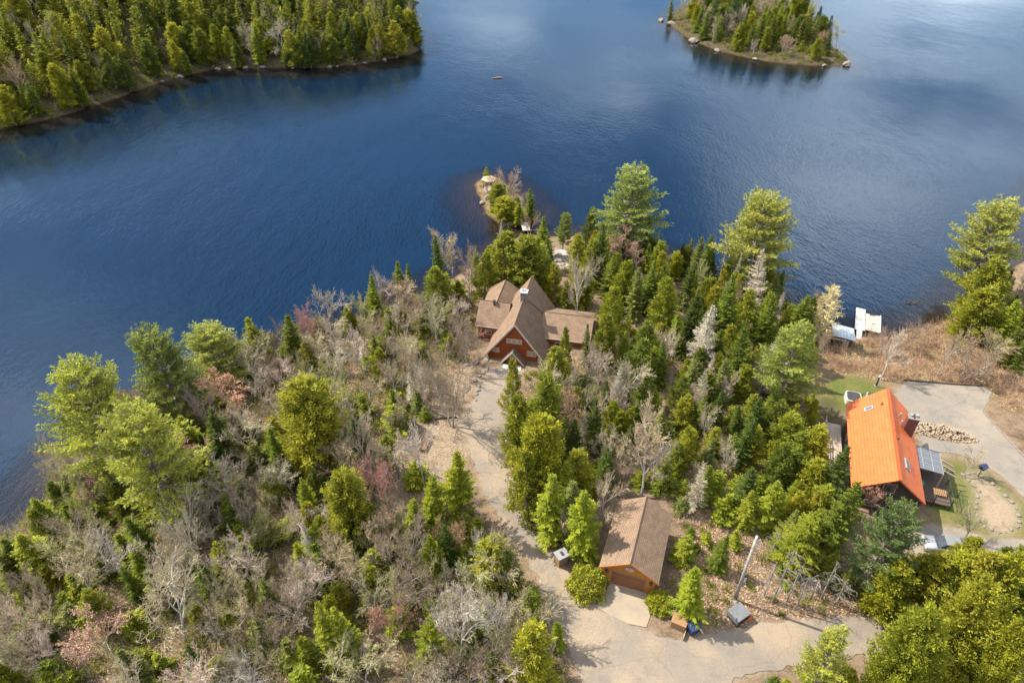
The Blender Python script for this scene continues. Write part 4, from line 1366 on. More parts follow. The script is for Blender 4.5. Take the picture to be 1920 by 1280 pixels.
def strips(base, dirn, L, w, nrm, taper=.35):
    """flat tapering blades: base (n,3), direction, length, width, approximate normal"""
    d = unit(dirn)
    s = unit(np.cross(d, nrm))
    L = np.asarray(L)[:, None]; w = np.asarray(w)[:, None]
    t = base + d * L
    m = base + d * L * .0
    return np.stack([m - s * w * .5, m + s * w * .5, t + s * w * .5 * taper, t - s * w * .5 * taper], 1)


def seg_quads(segs, sides=3):
    """tapered prisms for (p0,p1,r0,r1) branch pieces"""
    p0 = np.array([s[0] for s in segs], float); p1 = np.array([s[1] for s in segs], float)
    r0 = np.array([s[2] for s in segs])[:, None]; r1 = np.array([s[3] for s in segs])[:, None]
    d = unit(p1 - p0)
    up = np.where(np.abs(d[:, 2:3]) < .9, [[0, 0, 1.]], [[1., 0, 0]])
    a = unit(np.cross(d, up)); b = np.cross(d, a)
    Q = []
    for k in range(sides):
        t0, t1 = 2 * math.pi * k / sides, 2 * math.pi * (k + 1) / sides
        e0 = a * math.cos(t0) + b * math.sin(t0); e1 = a * math.cos(t1) + b * math.sin(t1)
        Q.append(np.stack([p0 + e0 * r0, p0 + e1 * r0, p1 + e1 * r1, p1 + e0 * r1], 1))
    return np.concatenate(Q), np.tile(np.arange(len(segs)), sides)


def smooth_trunk(name, H_, r0, r1, bend, mat, z0=-.4, n=8):
    pts, rad = [], []
    for i in range(9):
        t = i / 8
        pts.append((bend[0] * t * t + .04 * math.sin(t * 9), bend[1] * t * t + .04 * math.cos(t * 7), z0 + (H_ - z0) * t)); rad.append(r0 * (1 - t) ** .8 + r1)
    mb = MB().tube(pts, rad, n)
    me_ = bpy.data.meshes.new(name)
    me_.from_pydata(mb.v, [], mb.f)
    me_.polygons.foreach_set('use_smooth', [True] * len(me_.polygons))
    me_.materials.append(M[mat])
    me_.update()
    return me_


def spruce_mesh(k, H_=10.0, R=1.9, sparse=0.0, grey=False, z_lo=.06):
    r = np.random.default_rng(100 + k)
    B, D, L, W, Nn, T = [], [], [], [], [], []
    segs = []
    ph = r.random(3) * 6.28
    z = H_ * z_lo
    while z < H_ - .12:
        t = z / H_
        Lr = R * (1 - t) ** .82 * (1 if t > .2 else .75 + t) + .12
        nb = int(5 + 4 * (1 - t) + r.random() * 2)
        a0 = r.random() * 6.28
        for j in range(nb):
            if r.random() < sparse: continue
            az = a0 + 6.28 * j / nb + r.normal(0, .22)
            el = -.32 + .95 * t + r.normal(0, .1)
            ln = Lr * r.uniform(.6, 1.2) * (1 + .2 * math.sin(2 * az + ph[0] + 5 * t) + .14 * math.sin(3 * az + ph[1] - 8 * t))
            d = np.array([math.cos(az) * math.cos(el), math.sin(az) * math.cos(el), math.sin(el)])
            side = np.array([-math.sin(az), math.cos(az), 0])
            b0 = np.array([0, 0, z + r.normal(0, .08)])
            segs.append((b0, b0 + d * ln * .9, .03, .008))
            ns = max(2, int(ln / .16))
            tone = r.random()
            for q in range(ns):
                s = (q + .6) / ns
                if s < .12: continue
                p = b0 + d * ln * s + np.array([0, 0, .16 * ln * s * s])
                tw = (.52 * (1 - s) + .17) * min(1.0, ln * .75 + .2)
                for sg in (-1, 1):
                    dd = d * r.uniform(.5, .95) + side * sg * r.uniform(.6, 1.0) + np.array([0, 0, r.normal(-.12, .17)])
                    B.append(p); D.append(dd); L.append(tw * r.uniform(.7, 1.2)); W.append(r.uniform(.1, .17) if not grey else .05)
                    Nn.append(np.array([0, 0, 1]) + r.normal(0, .45, 3)); T.append(.55 * tone + .45 * r.random())
                if q % 2 == 0:
                    B.append(p); D.append(d + np.array([0, 0, r.uniform(-.5, .5)])); L.append(.3); W.append(.13 if not grey else .04); Nn.append(side + r.normal(0, .3, 3)); T.append(.55 * tone + .45 * r.random())
        z += (.3 if not grey else .5) * r.uniform(.75, 1.25) * (1 - .35 * t)
    for j in range(14):                                   # leader
        B.append([0, 0, H_ - .75 + .05 * j]); a = r.random() * 6.28
        D.append([math.cos(a), math.sin(a), 1.2]); L.append(.26); W.append(.09); Nn.append([math.sin(a), -math.cos(a), .3]); T.append(r.random())
    Q = strips(np.array(B), np.array(D), L, W, np.array(Nn))
    q2, _ = seg_quads(segs)
    Q = np.concatenate([Q, q2]); T = np.concatenate([T, np.full(len(q2), .1)])
    cr = quads_mesh('spruce_crown', Q, M['leaf'] if not grey else M['twig'], T)
    tr = smooth_trunk('spruce_trunk', H_ * .97, .15, .012, (.1, .05), 'greybark')
    return tr, cr


def cedar_mesh(k, H_=10.0, R=2.0, tips=1, top=.8, dens=1.0):
    r = np.random.default_rng(200 + k)
    B, D, L, W, Nn, T = [], [], [], [], [], []
    lead = [(0, 0, 1.0)] + [(r.uniform(-.35, .35) * R, r.uniform(-.35, .35) * R, r.uniform(.72, .95)) for _ in range(tips - 1)]
    ph = r.random(3) * 6.28
    for lx, ly, hf in lead:
        hh = H_ * hf
        rr = R * (1.0 if hf == 1 else .6)
        npl = int(92 * dens * (1 if hf == 1 else .5))
        for j in range(npl):
            t = .04 + .94 * ((j + r.random()) / npl) ** .92
            prof = (1 - t) ** top * (1 - math.exp(-(t + .12) * 9))
            az = j * 2.399 + r.normal(0, .35)
            ln = rr * prof * r.uniform(.55, 1.3) * (1 + .22 * math.sin(2 * az + ph[0] + 7 * t) + .16 * math.sin(3 * az + ph[1] - 11 * t)) + .18
            o = np.array([lx * t, ly * t, hh * t - ln * .25])
            out = np.array([math.cos(az), math.sin(az), 0])
            tone = r.random()
            n = int((34 + 56 * min(1, ln)) * (1 if hf == 1 else .8))
            s = np.clip(1 - np.abs(r.normal(0, .3, n)), .15, 1.06)
            spread = (.16 + .3 * s) * min(1, ln * .7 + .25)
            p = o + out * (ln * s)[:, None] + np.array([0, 0, 1]) * (ln * .55 * s * s)[:, None] + r.normal(0, 1, (n, 3)) * (spread * .42)[:, None]
            B += list(p); D += list(out * .8 + np.array([0, 0, .5]) + r.normal(0, .42, (n, 3)))
            L += list(r.uniform(.13, .27, n)); W += list(r.uniform(.07, .13, n))
            Nn += list(np.array([0, 0, .5]) + out * .4 + r.normal(0, .8, (n, 3))); T += list(.55 * tone + .45 * r.random(n))
        for j in range(22):
            a = r.random() * 6.28
            B.append([lx + r.normal(0, .06), ly + r.normal(0, .06), hh - .9 + .045 * j]); D.append([math.cos(a) * .6, math.sin(a) * .6, 1]); L.append(.3); W.append(.13); Nn.append([math.cos(a), math.sin(a), .3]); T.append(r.random())
    Q = strips(np.array(B), np.array(D), L, W, np.array(Nn), .5)
    cr = quads_mesh('cedar_crown', Q, M['leaf'], T)
    return smooth_trunk('cedar_trunk', H_ * .9, .17, .015, (.05, .1), 'bark'), cr


def pine_mesh(k, H_=14.0, R=4.2, lowest=.22, rounded=.55):
    r = np.random.default_rng(300 + k)
    B, D, L, W, Nn, T = [], [], [], [], [], []
    segs = []
    bend = (r.uniform(-.5, .5), r.uniform(-.5, .5))
    z = H_ * lowest
    while z < H_ - .3:
        t = (z / H_ - lowest) / (1 - lowest)
        Lr = R * ((1 - t) ** rounded) * (.7 + .3 * min(1, t * 4)) + .35
        nb = r.integers(4, 7)
        a0 = r.random() * 6.28
        for j in range(nb):
            ln = Lr * r.uniform(.55, 1.18)
            az = a0 + 6.28 * j / nb + r.normal(0, .25)
            el = .08 + .75 * t + r.normal(0, .12)
            out = np.array([math.cos(az), math.sin(az), 0]); side = np.array([-math.sin(az), math.cos(az), 0])
            tz = z / H_
            o = np.array([bend[0] * tz * tz, bend[1] * tz * tz, z + r.normal(0, .15)])
            pt = lambda s: o + out * (ln * s * math.cos(el)) + np.array([0, 0, 1]) * (ln * (math.sin(el) * s + .22 * s * s - .12 * s))
            pr = pt(0)
            for q in range(1, 5):
                pq = pt(q / 4); segs.append((pr, pq, .075 * (1 - (q - 1) / 4.6) * (ln / 3 + .3), .075 * (1 - q / 4.6) * (ln / 3 + .3))); pr = pq
            tone = r.random()
            ns = max(3, int(ln / .2))
            for q in range(ns):
                s = .25 + .78 * (q + r.random()) / ns
                for sg in (-1, 1):
                    sb_ = r.uniform(.3, .85) * (1.25 - s) * min(1.2, ln * .45 + .2) + .12
                    dd = unit(out * .75 + side * sg * .9 + np.array([0, 0, r.uniform(0, .35)]))
                    nt = max(1, int(sb_ / .2))
                    for m_ in range(nt):
                        c = pt(s) + dd * sb_ * (m_ + 1) / nt + r.normal(0, .06, 3)
                        nq = 5
                        dirs = dd * .5 + out * .4 + np.array([0, 0, .55]) + r.normal(0, .75, (nq, 3))
                        B += [c] * nq; D += list(dirs); L += list(r.uniform(.2, .36, nq)); W += list(r.uniform(.06, .12, nq)); Nn += list(r.normal(0, 1, (nq, 3))); T += list(.6 * tone + .4 * r.random(nq))
        z += r.uniform(.5, .95) * (1 - .35 * t)
    c0 = np.array([bend[0], bend[1], H_])
    for j in range(40):
        B.append(c0 + np.array([r.normal(0, .15), r.normal(0, .15), -.8 * r.random()])); D.append(r.normal(0, .6, 3) + [0, 0, .7]); L.append(.35); W.append(.1); Nn.append(r.normal(0, 1, 3)); T.append(r.random())
    cr = quads_mesh('pine_crown', strips(np.array(B), np.array(D), L, W, np.array(Nn), .3), M['pine'], T)
    pts, rad = [], []
    for i in range(9):
        t = i / 8
        pts.append((bend[0] * t * t, bend[1] * t * t, -.4 + (H_ - .1) * t)); rad.append(.26 * (1 - t) ** .8 + .015)
    mb = MB().tube(pts, rad, 8)
    q2, _ = seg_quads(segs, 4)
    for q in q2: mb.add(q, [(0, 1, 2, 3)])
    me_ = bpy.data.meshes.new('pine_trunk'); me_.from_pydata(mb.v, [], mb.f); me_.materials.append(M['bark']); me_.update()
    return me_, cr


def bare_mesh(k, H_=9.0, spread=.55, stems=1, fork=.32, nl=7, thick=.17, barkm='greybark', buds=0):
    r = np.random.default_rng(400 + k)
    big, fine = [], []
    ends = []

    def grow(p, d, L, rad, lev):
        n = 5 if lev < 2 else 3
        pts = [p]
        for i in range(n):
            d = unit(d + r.normal(0, .13 + .05 * lev, 3) + np.array([0, 0, .06 if lev > 0 else 0]))
            q = p + d * L / n
            ra, rb = rad * (1 - .75 * i / n), rad * (1 - .75 * (i + 1) / n)
            (big if lev < 2 else fine).append((p, q, max(ra, .015), max(rb, .011)))
            p = q; pts.append(p)
        if lev >= 4:
            ends.append(p); return
        nc = (nl, 8, 6, 4)[lev]
        for c in range(nc):
            f = (fork + (1 - fork) * ((c + r.random() * .8) / nc)) if lev == 0 else (.2 + .8 * (c + r.random()) / nc)
            i = min(int(f * n), n - 1)
            b = pts[i] + (pts[i + 1] - pts[i]) * (f * n - i)
            az = r.random() * 6.28 if lev else c * 2.4 + r.normal(0, .4)
            a = np.cross(d, [.3, .5, .8]); a = unit(a); bb_ = np.cross(d, a)
            sp_ = spread * (1.25 if lev == 0 else 1.0) * r.uniform(.7, 1.3)
            dd = unit(d + (a * math.cos(az) + bb_ * math.sin(az)) * sp_ * (1.25 - .4 * f))
            grow(b, dd, L * ((.62, .55, .5, .5)[lev]) * (1.15 - .45 * f) * r.uniform(.75, 1.2), rad * (.52, .5, .5, .55)[lev], lev + 1)
    for s in range(stems):
        a = 6.28 * s / stems + r.random()
        lean = .0 if stems == 1 else .22
        d = unit(np.array([math.cos(a) * lean + r.normal(0, .06), math.sin(a) * lean + r.normal(0, .06), 1]))
        grow(np.array([math.cos(a) * .12 * (stems > 1), math.sin(a) * .12 * (stems > 1), -.3]), d, H_ * .72, thick / stems ** .4, 0)
    qb, ib = seg_quads(big, 6)
    qf, jf = seg_quads(fine, 3)
    T = r.random(len(fine))[jf]
    if buds:
        e = np.array(ends); e = np.repeat(e, 2, 0) + r.normal(0, .07, (len(e) * 2, 3))
        bq = strips(e, r.normal(0, 1, (len(e), 3)), np.full(len(e), .09), np.full(len(e), .07), r.normal(0, 1, (len(e), 3)), .6)
        qf = np.concatenate([qf, bq]); T = np.concatenate([T, np.full(len(bq), .85)])
    cr = quads_mesh('bare_crown', qf, M['twig'], T)
    zmax = max(float(qf[..., 2].max()), float(qb[..., 2].max())); rmax = float(np.percentile(np.hypot(qf[..., 0], qf[..., 1]), 93))
    tr = quads_mesh('bare_trunk', qb, M[barkm])
    return tr, cr, zmax, rmax


def larch_mesh(k, H_=9.0, R=1.8):
    r = np.random.default_rng(500 + k)
    segs = []
    for i in range(120):
        t = .08 + .9 * (i + r.random()) / 120
        az = i * 2.4 + r.normal(0, .3); ln = R * (1 - t) ** .8 * r.uniform(.7, 1.15) + .15
        d = np.array([math.cos(az), math.sin(az), .15 + .6 * t]); o = np.array([0, 0, H_ * t])
        segs.append((o, o + d * ln, .02, .008))
        for q in range(int(7 + 6 * ln)):
            s = r.uniform(.2, 1); p = o + d * ln * s
            e = r.normal(0, .6, 3) + d * .6 + [0, 0, .25]
            segs.append((p, p + unit(e) * r.uniform(.2, .5), .014, .011))
    q, j = seg_quads(segs, 3)
    return smooth_trunk('larch_trunk', H_, .13, .01, (0, .1), 'greybark'), quads_mesh('larch_crown', q, M['twig'], r.random(len(segs))[j])


KINDS = {}


def reg(kind, tr, cr, h, rad):
    KINDS.setdefault(kind, []).append((tr, cr, h, rad))


for k in range(5):
    reg('spruce', *spruce_mesh(k, 10, (1.9, 1.7, 2.1, 1.8, 2.0)[k], (0, .05, .1, .0, .12)[k]), 10.0, (1.9, 1.7, 2.1, 1.8, 2.0)[k])
for k in range(3):
    reg('sapling', *spruce_mesh(20 + k, 3.2, 1.15, .05, False, .08), 3.2, 1.15)
for k in range(3):
    reg('dead spruce', *spruce_mesh(30 + k, 10, 1.5, .15, True, .2), 10.0, 1.5)
for k in range(6):
    reg('cedar', *cedar_mesh(k, 9.5, 1.9, (1, 2, 3, 1, 2, 4)[k], (.8, .75, .65, .9, .7, .6)[k]), 9.5, 1.9)
for k in range(2):
    reg('round cedar', *cedar_mesh(20 + k, 9.0, 2.8, 6, .58, 1.5), 9.0, 2.9)
for k in range(4):
    reg('pine', *pine_mesh(k, 14, 4.0, (.2, .25, .3, .18)[k], (.5, .62, .7, .45)[k]), 14.0, 4.0)
for k in range(6):
    a = bare_mesh(k, 9, (.5, .62, .55, .7, .48, .58)[k], (1, 1, 2, 1, 3, 2)[k], (.35, .3, .2, .28, .15, .2)[k], (8, 7, 6, 8, 5, 6)[k])
    reg('bare tree', a[0], a[1], a[2], a[3])
for k in range(2):
    a = bare_mesh(20 + k, 9, .55, (1, 2)[k], .3, 6, .1, buds=1)
    reg('budding maple', a[0], a[1], a[2], a[3])
for k in range(3):
    a = bare_mesh(30 + k, 10, (.42, .6, .75)[k], 1, (.35, .3, .25)[k], 7, .16, 'birch')
    reg('birch', a[0], a[1], a[2], a[3])
reg('larch', *larch_mesh(0), 9.0, 1.8)
for k in range(2):
    reg('big cedar', *cedar_mesh(40 + k, 10.5, 3.4, 6, .7, 1.6), 10.5, 3.4)

TREES = []      # every placed tree: dict with position, kind, size, view place
NAMES = {'spruce': 'spruce_tree', 'sapling': 'fir_sapling', 'dead spruce': 'dead_spruce', 'cedar': 'cedar_tree', 'round cedar': 'cedar_tree', 'big cedar': 'cedar_tree', 'pine': 'pine_tree', 'bare tree': 'bare_tree', 'budding maple': 'bare_tree', 'birch': 'birch_tree', 'larch': 'larch_tree'}
TONES = {'cedar': [((.245, .275, .042), 'olive green'), ((.315, .325, .045), 'yellow green'), ((.155, .195, .042), 'dark green'), ((.345, .345, .055), 'golden green')],
         'spruce': [((.17, .22, .04), 'mid green'), ((.27, .315, .042), 'bright green'), ((.105, .15, .042), 'dark green'), ((.225, .25, .09), 'grey green')],
         'pine': [((.39, .41, .105), 'yellow green'), ((.27, .33, .09), 'fresh green'), ((.16, .225, .085), 'blue green')],
         'bare': [((.33, .285, .215), 'grey'), ((.40, .35, .27), 'pale grey'), ((.27, .215, .155), 'brown'), ((.34, .335, .19), 'greenish grey'), ((.37, .335, .23), 'straw grey')],
         'bud': [((.31, .195, .155), 'reddish'), ((.32, .225, .15), 'rusty')], 'birch': [((.41, .365, .30), 'pale')], 'dead': [((.32, .305, .245), 'grey')], 'larch': [((.4, .37, .21), 'straw coloured')]}
TKEY = {'spruce': 'spruce', 'sapling': 'spruce', 'dead spruce': 'dead', 'cedar': 'cedar', 'round cedar': 'cedar', 'big cedar': 'cedar', 'pine': 'pine', 'bare tree': 'bare', 'budding maple': 'bud', 'birch': 'birch', 'larch': 'larch'}


def plant(kind, x, y, h, rad, tone=None, region='', label=None, var=None, lean=None):
    vs_ = KINDS[kind]
    tr, cr, h0, r0 = vs_[var % len(vs_)] if var is not None else random.choice(vs_)
    tl_ = TONES[TKEY[kind]]
    tone = random.randrange(len(tl_)) if tone is None else min(tone, len(tl_) - 1)
    z = H(x, y)
    e = bpy.data.objects.new(NAMES[kind], None)
    COL.objects.link(e)
    e.empty_display_size = .3
    e.location = (x, y, z)
    e.rotation_euler = (lean[0] if lean else random.gauss(0, .04), lean[1] if lean else random.gauss(0, .04), random.uniform(0, 6.28))
    e.scale = (rad / r0, rad / r0, h / h0)
    t_ = link('trunk', tr, e); c_ = link('crown', cr, e)
    g = random.uniform(.85, 1.15)
    col = tl_[tone][0]
    c_.color = (col[0] * g * random.uniform(.94, 1.06), col[1] * g, col[2] * g * random.uniform(.85, 1.15), 1)
    d = dict(o=e, kind=kind, x=x, y=y, z=z, h=h, rad=rad, tone=tl_[tone][1], region=region, label=label, uv=PX((x, y, z + h * .6)))
    TREES.append(d)
    return d


def tree_at(kind, u, vt, vb, wpx, tone=None, label=None, region='', var=None):
    """a tree whose tip is seen at (u, vt) and whose foot would be seen at row vb"""
    lo, hi = .5, 30.0
    for _ in range(26):
        h = .5 * (lo + hi)
        z = 3.0
        for _ in range(5):
            p = P(u, vt, z + h); z = .3 * z + .7 * H(p.x, p.y)
        p = P(u, vt, z + h)
        if PX((p.x, p.y, z))[1] < vb: lo = h
        else: hi = h
    rad = wpx / 2 * depth((p.x, p.y, z + h / 2)) / FPX
    return plant(kind, p.x, p.y, h, rad, tone, region, label, var)


# ---- the trees one can pick out in the picture
HAND = [
    ('pine', 1188, 318, 478, 150, 1, 'tall round-topped pine at the water right of the gazebo islet', 0),
    ('pine', 1452, 356, 548, 165, 0, 'tall yellow-green pine with tiered limbs standing over the lake above the dock', 1),
    ('pine', 140, 688, 915, 190, 0, 'leftmost broad yellow-green pine leaning over the lake', 3),
    ('pine', 280, 622, 800, 150, 1, 'broad rounded pine on the left shore behind the leftmost pine', 0),
    ('pine', 385, 616, 735, 130, 0, 'rounded light pine on the left shore, right of the broad rounded one', 3),
    ('pine', 225, 770, 985, 190, 0, 'big spreading pine in the lower left corner wood by the water', 3),
    ('pine', 1893, 382, 560, 150, 0, 'large yellow-green pine at the right edge of the picture', 1),
    ('pine', 1500, 612, 772, 140, 1, 'feathery pine shading the lawn left of the orange roof', 2),
    ('pine', 1690, 960, 1112, 125, 2, 'blue-green pine with a bare leaning trunk below the orange roof', 3),
    ('pine', 1058, 400, 472, 40, 1, 'small slim pine at the shore by the upturned boat', 1),
    ('pine', 1575, 1208, 1330, 110, 0, 'loose young pine at the bottom edge below the road', 2),
    ('round cedar', 555, 706, 885, 150, 3, 'largest dome-shaped golden cedar in the left wood', 0),
    ('round cedar', 630, 878, 1015, 105, 3, 'golden dome cedar below the largest golden cedar', 1),
    ('round cedar', 1010, 784, 942, 122, 1, 'broad cedar clump bulging over the middle of the driveway', 0),
    ('cedar', 961, 674, 790, 46, 1, 'slim yellow-green cedar standing before the red gable', 0),
    ('cedar', 974, 738, 875, 76, 0, 'cedar hugging the right edge of the upper driveway', 1),
    ('cedar', 990, 855, 975, 76, 0, 'cedar at the driveway edge below the broad cedar clump', 3),
    ('cedar', 1040, 700, 860, 70, 0, None, 2),
    ('spruce', 850, 842, 985, 88, 1, 'bushy bright green fir at the left edge of the driveway', 0),
    ('spruce', 797, 895, 1010, 85, 1, 'rounded green fir just left of the bushy driveway fir', 2),
    ('spruce', 765, 930, 1035, 70, 1, None, 0),
    ('spruce', 1035, 893, 1010, 85, 1, 'full fir right of the driveway above the stone box', 1),
    ('spruce', 1100, 908, 1030, 90, 1, 'dense bright fir touching the left side of the garage', 0),
    ('spruce', 1312, 1066, 1155, 76, 1, 'loose fir standing right of the small round shrub', 4),
    ('cedar', 1762, 1044, 1140, 95, 3, 'golden cedar in front of the silver car', 5),
    ('cedar', 1700, 1058, 1150, 85, 1, None, 2),
    ('cedar', 905, 470, 565, 52, 0, None, 3), ('bare tree', 850, 420, 545, 70, 1, 'tall bare grey tree on the shore left of the house', 0), ('bare tree', 878, 455, 575, 60, 0, None, 1), ('cedar', 1041, 497, 570, 40, 1, None, 0), ('spruce', 1064, 528, 576, 30, 1, None, 4),
    ('cedar', 1064, 614, 705, 34, 0, 'slim cedar standing before the right house wing', 3), ('spruce', 1105, 610, 690, 24, 0, 'narrow spruce at the end of the right house wing', 1), ('cedar', 1142, 590, 690, 56, 0, None, 1), ('bare tree', 870, 590, 680, 70, 2, 'purplish bare bush against the left house wing', 5), ('bare tree', 860, 610, 700, 70, 2, None, 4),
    ('cedar', 1822, 1048, 1150, 100, 1, None, 5),
    ('cedar', 1872, 1035, 1160, 100, 3, None, 2),
    ('cedar', 1918, 1040, 1170, 110, 1, None, 4),
    ('big cedar', 1865, 1100, 1290, 150, 1, 'large olive cedar filling the lower right corner', 5),
    ('big cedar', 1770, 1150, 1320, 150, 0, 'broad cedar at the bottom edge left of the corner cedar', 2),
    ('big cedar', 1915, 1170, 1340, 140, 0, None, 1),
    ('spruce', 60, 928, 1005, 60, 1, 'slim fir at the left shoreline beside the open water', 3),
    ('spruce', 38, 998, 1085, 90, 1, 'bright fir at the left edge of the picture', 0),
    ('spruce', 2, 1008, 1085, 80, 0, None, 2),
    ('spruce', 225, 998, 1060, 66, 1, None, 1),
    ('spruce', 248, 968, 1050, 60, 0, None, 3),
    ('spruce', 398, 1012, 1095, 62, 1, None, 0),
    ('spruce', 438, 1000, 1085, 55, 1, None, 1),
    ('spruce', 505, 806, 910, 55, 0, None, 3),
    ('spruce', 385, 768, 885, 85, 2, 'dark full spruce behind the pink-budded maple on the left', 2),
    ('spruce', 330, 775, 870, 70, 1, None, 0),
    ('spruce', 472, 592, 705, 75, 1, 'fir by the lake left of the pink-budded shore tree', 4),
    ('spruce', 532, 590, 695, 60, 0, 'narrow dark fir against the lake on the left shore', 1),
    ('spruce', 370, 872, 955, 50, 1, None, 2),
    ('spruce', 838, 978, 1060, 55, 2, None, 3),
    ('spruce', 808, 1000, 1080, 60, 1, None, 0),
    ('spruce', 640, 1132, 1245, 75, 1, None, 1),
    ('spruce', 595, 1135, 1250, 70, 1, None, 4),
    ('spruce', 790, 1155, 1260, 75, 1, None, 2),
    ('cedar', 925, 1010, 1110, 90, 3, 'golden cedar beside the driveway above the white birch', 5),
    ('cedar', 1000, 1175, 1290, 100, 1, 'yellow-green cedar at the bottom edge left of the road', 2),
    ('cedar', 945, 432, 545, 85, 0, 'cedar on the shore left of the footbridge', 1),
    ('cedar', 988, 445, 555, 85, 0, None, 2), ('cedar', 1012, 475, 560, 55, 0, None, 3), ('spruce', 1030, 470, 545, 36, 1, None, 2), ('cedar', 1085, 440, 515, 42, 1, None, 4), ('cedar', 1110, 450, 530, 46, 0, None, 1), ('spruce', 1150, 470, 560, 44, 0, None, 0), ('cedar', 1175, 490, 585, 50, 0, None, 2),
    ('spruce', 1022, 408, 482, 42, 1, 'small pointed fir at the shore right of the footbridge', 0),
    ('spruce', 1130, 415, 530, 48, 0, 'narrow spruce just left of the tall round-topped pine', 1),
    ('spruce', 820, 442, 575, 50, 2, 'narrow dark spruce at the shore left of the house', 3),
    ('spruce', 744, 488, 580, 38, 0, None, 1),
    ('spruce', 765, 492, 585, 32, 0, None, 3),
    ('spruce', 692, 522, 615, 48, 1, None, 0),
    ('cedar', 815, 500, 600, 70, 0, None, 0),
    ('spruce', 1316, 446, 530, 45, 3, None, 4),
    ('spruce', 1334, 444, 540, 42, 0, None, 3),
    ('spruce', 1240, 492, 590, 42, 0, None, 1),
    ('spruce', 1222, 485, 585, 40, 0, None, 3),
    ('spruce', 1200, 500, 600, 45, 3, None, 0),
    ('cedar', 1260, 520, 640, 62, 0, None, 1),
    ('spruce', 1380, 512, 640, 62, 0, None, 2),
    ('dead spruce', 1440, 470, 600, 65, 0, 'lichen-grey half-dead spruce in front of the yellow-green pine', 0),
    ('dead spruce', 1335, 565, 690, 70, 0, 'grey lichen-covered spruce among the green trees right of the house', 1),
    ('dead spruce', 1455, 630, 745, 62, 0, 'grey dead spruce left of the feathery lawn pine', 2),
    ('dead spruce', 1385, 470, 560, 20, 0, None, 1),
    ('spruce', 1455, 560, 660, 55, 0, None, 0),
    ('spruce', 1510, 555, 640, 60, 0, None, 4),
    ('spruce', 1400, 600, 730, 60, 0, None, 2),
    ('larch', 1563, 538, 640, 88, 0, 'pale straw-coloured larch beside the blue-grey shed', 0),
    ('cedar', 1096, 500, 572, 48, 0, None, 2),
    ('cedar', 1158, 540, 655, 60, 0, None, 0),
    ('spruce', 1130, 750, 850, 40, 2, 'slim dark spruce in the wood above the garage', 1),
    ('spruce', 1600, 905, 1050, 95, 0, 'tall fir below the left corner of the orange roof', 4),
    ('spruce', 1590, 835, 960, 85, 2, 'dark spruce overlapping the left eave of the orange roof', 2),
    ('spruce', 1520, 940, 1060, 95, 1, 'bright full fir left of the tall fir below the orange roof', 0),
    ('spruce', 1470, 900, 990, 70, 1, None, 3),
    ('cedar', 1880, 480, 600, 90, 0, None, 1),
    ('cedar', 1860, 540, 640, 85, 1, None, 2),
    ('spruce', 1910, 560, 650, 70, 1, None, 0),
    ('birch', 262, 1052, 1205, 190, 0, 'large spreading birch with white limbs in the lower left wood', 2),
    ('birch', 845, 1075, 1250, 125, 0, 'white-limbed birch left of the driveway near the bottom', 1),
    ('birch', 1000, 1205, 1300, 110, 0, 'bone-white crooked birch at the bottom edge beside the road', 2),
    ('birch', 930, 1095, 1235, 70, 0, None, 0),
    ('birch', 330, 925, 1080, 80, 0, None, 0),
    ('birch', 615, 655, 755, 60, 0, None, 0),
    ('birch', 785, 800, 930, 80, 0, 'white leaning birch left of the plank bench', 1),
    ('birch', 1140, 880, 980, 70, 0, 'white forked birch leaning behind the garage', 1),
    ('birch', 1090, 470, 610, 55, 0, None, 0),
    ('birch', 1690, 622, 712, 60, 0, 'leaning pale birch on the heath above the parking pad', 0),
    ('bare tree', 838, 660, 800, 125, 0, 'spreading bare tree casting its shadow across the driveway', 4),
    ('bare tree', 1228, 778, 930, 110, 1, 'tall bare tree behind the garage', 0),
    ('bare tree', 1195, 645, 765, 95, 1, 'bare grey tree in the middle of the wood right of the house', 1),
    ('bare tree', 1108, 628, 735, 85, 1, 'bare grey tree just right of the house wing', 3),
    ('bare tree', 1010, 690, 800, 85, 1, None, 1),
    ('bare tree', 925, 985, 1080, 95, 0, None, 3),
    ('bare tree', 955, 1010, 1130, 120, 0, None, 1),
    ('bare tree', 740, 975, 1085, 110, 0, None, 4),
    ('budding maple', 400, 688, 790, 125, 0, 'pink-budded bare maple between the rounded pine and the golden cedar', 0),
    ('budding maple', 706, 842, 970, 80, 0, 'red-budded bare tree above the golden dome cedar', 1),
    ('budding maple', 1075, 715, 830, 85, 0, 'reddish budding maple in the cedars right of the driveway', 0),
    ('budding maple', 575, 572, 665, 70, 0, 'pink-budded shore tree left of the house', 1),
    ('budding maple', 1180, 430, 510, 70, 0, 'small reddish budding tree at the foot of the round-topped pine', 0),
    ('budding maple', 1668, 905, 965, 75, 0, 'red-twigged bush under the front gable of the orange roof', 1),
    ('bare tree', 950, 312, 372, 62, 2, 'bare pinkish tree beside the gazebo', 5),
    ('bare tree', 1800, 615, 705, 80, 2, None, 3), ('bare tree', 1840, 640, 712, 85, 2, 'bare bushy tree right of the parking pad corner', 5),
    ('bare tree', 1895, 610, 700, 90, 2, None, 1), ('bare tree', 1725, 600, 655, 75, 2, None, 4), ('bare tree', 1670, 615, 665, 60, 2, None, 5),
    ('bare tree', 1850, 950, 1012, 70, 0, 'small bare tree at the lower end of the tan garden bed', 3),
    ('bare tree', 1838, 845, 895, 55, 0, 'small bare tree beside the blue feeder', 1),
    ('cedar', 935, 342, 398, 40, 0, 'cedar clump on the islet right of the gazebo', 2), ('cedar', 912, 314, 345, 14, 3, 'tiny cedar behind the gazebo roof', 0),
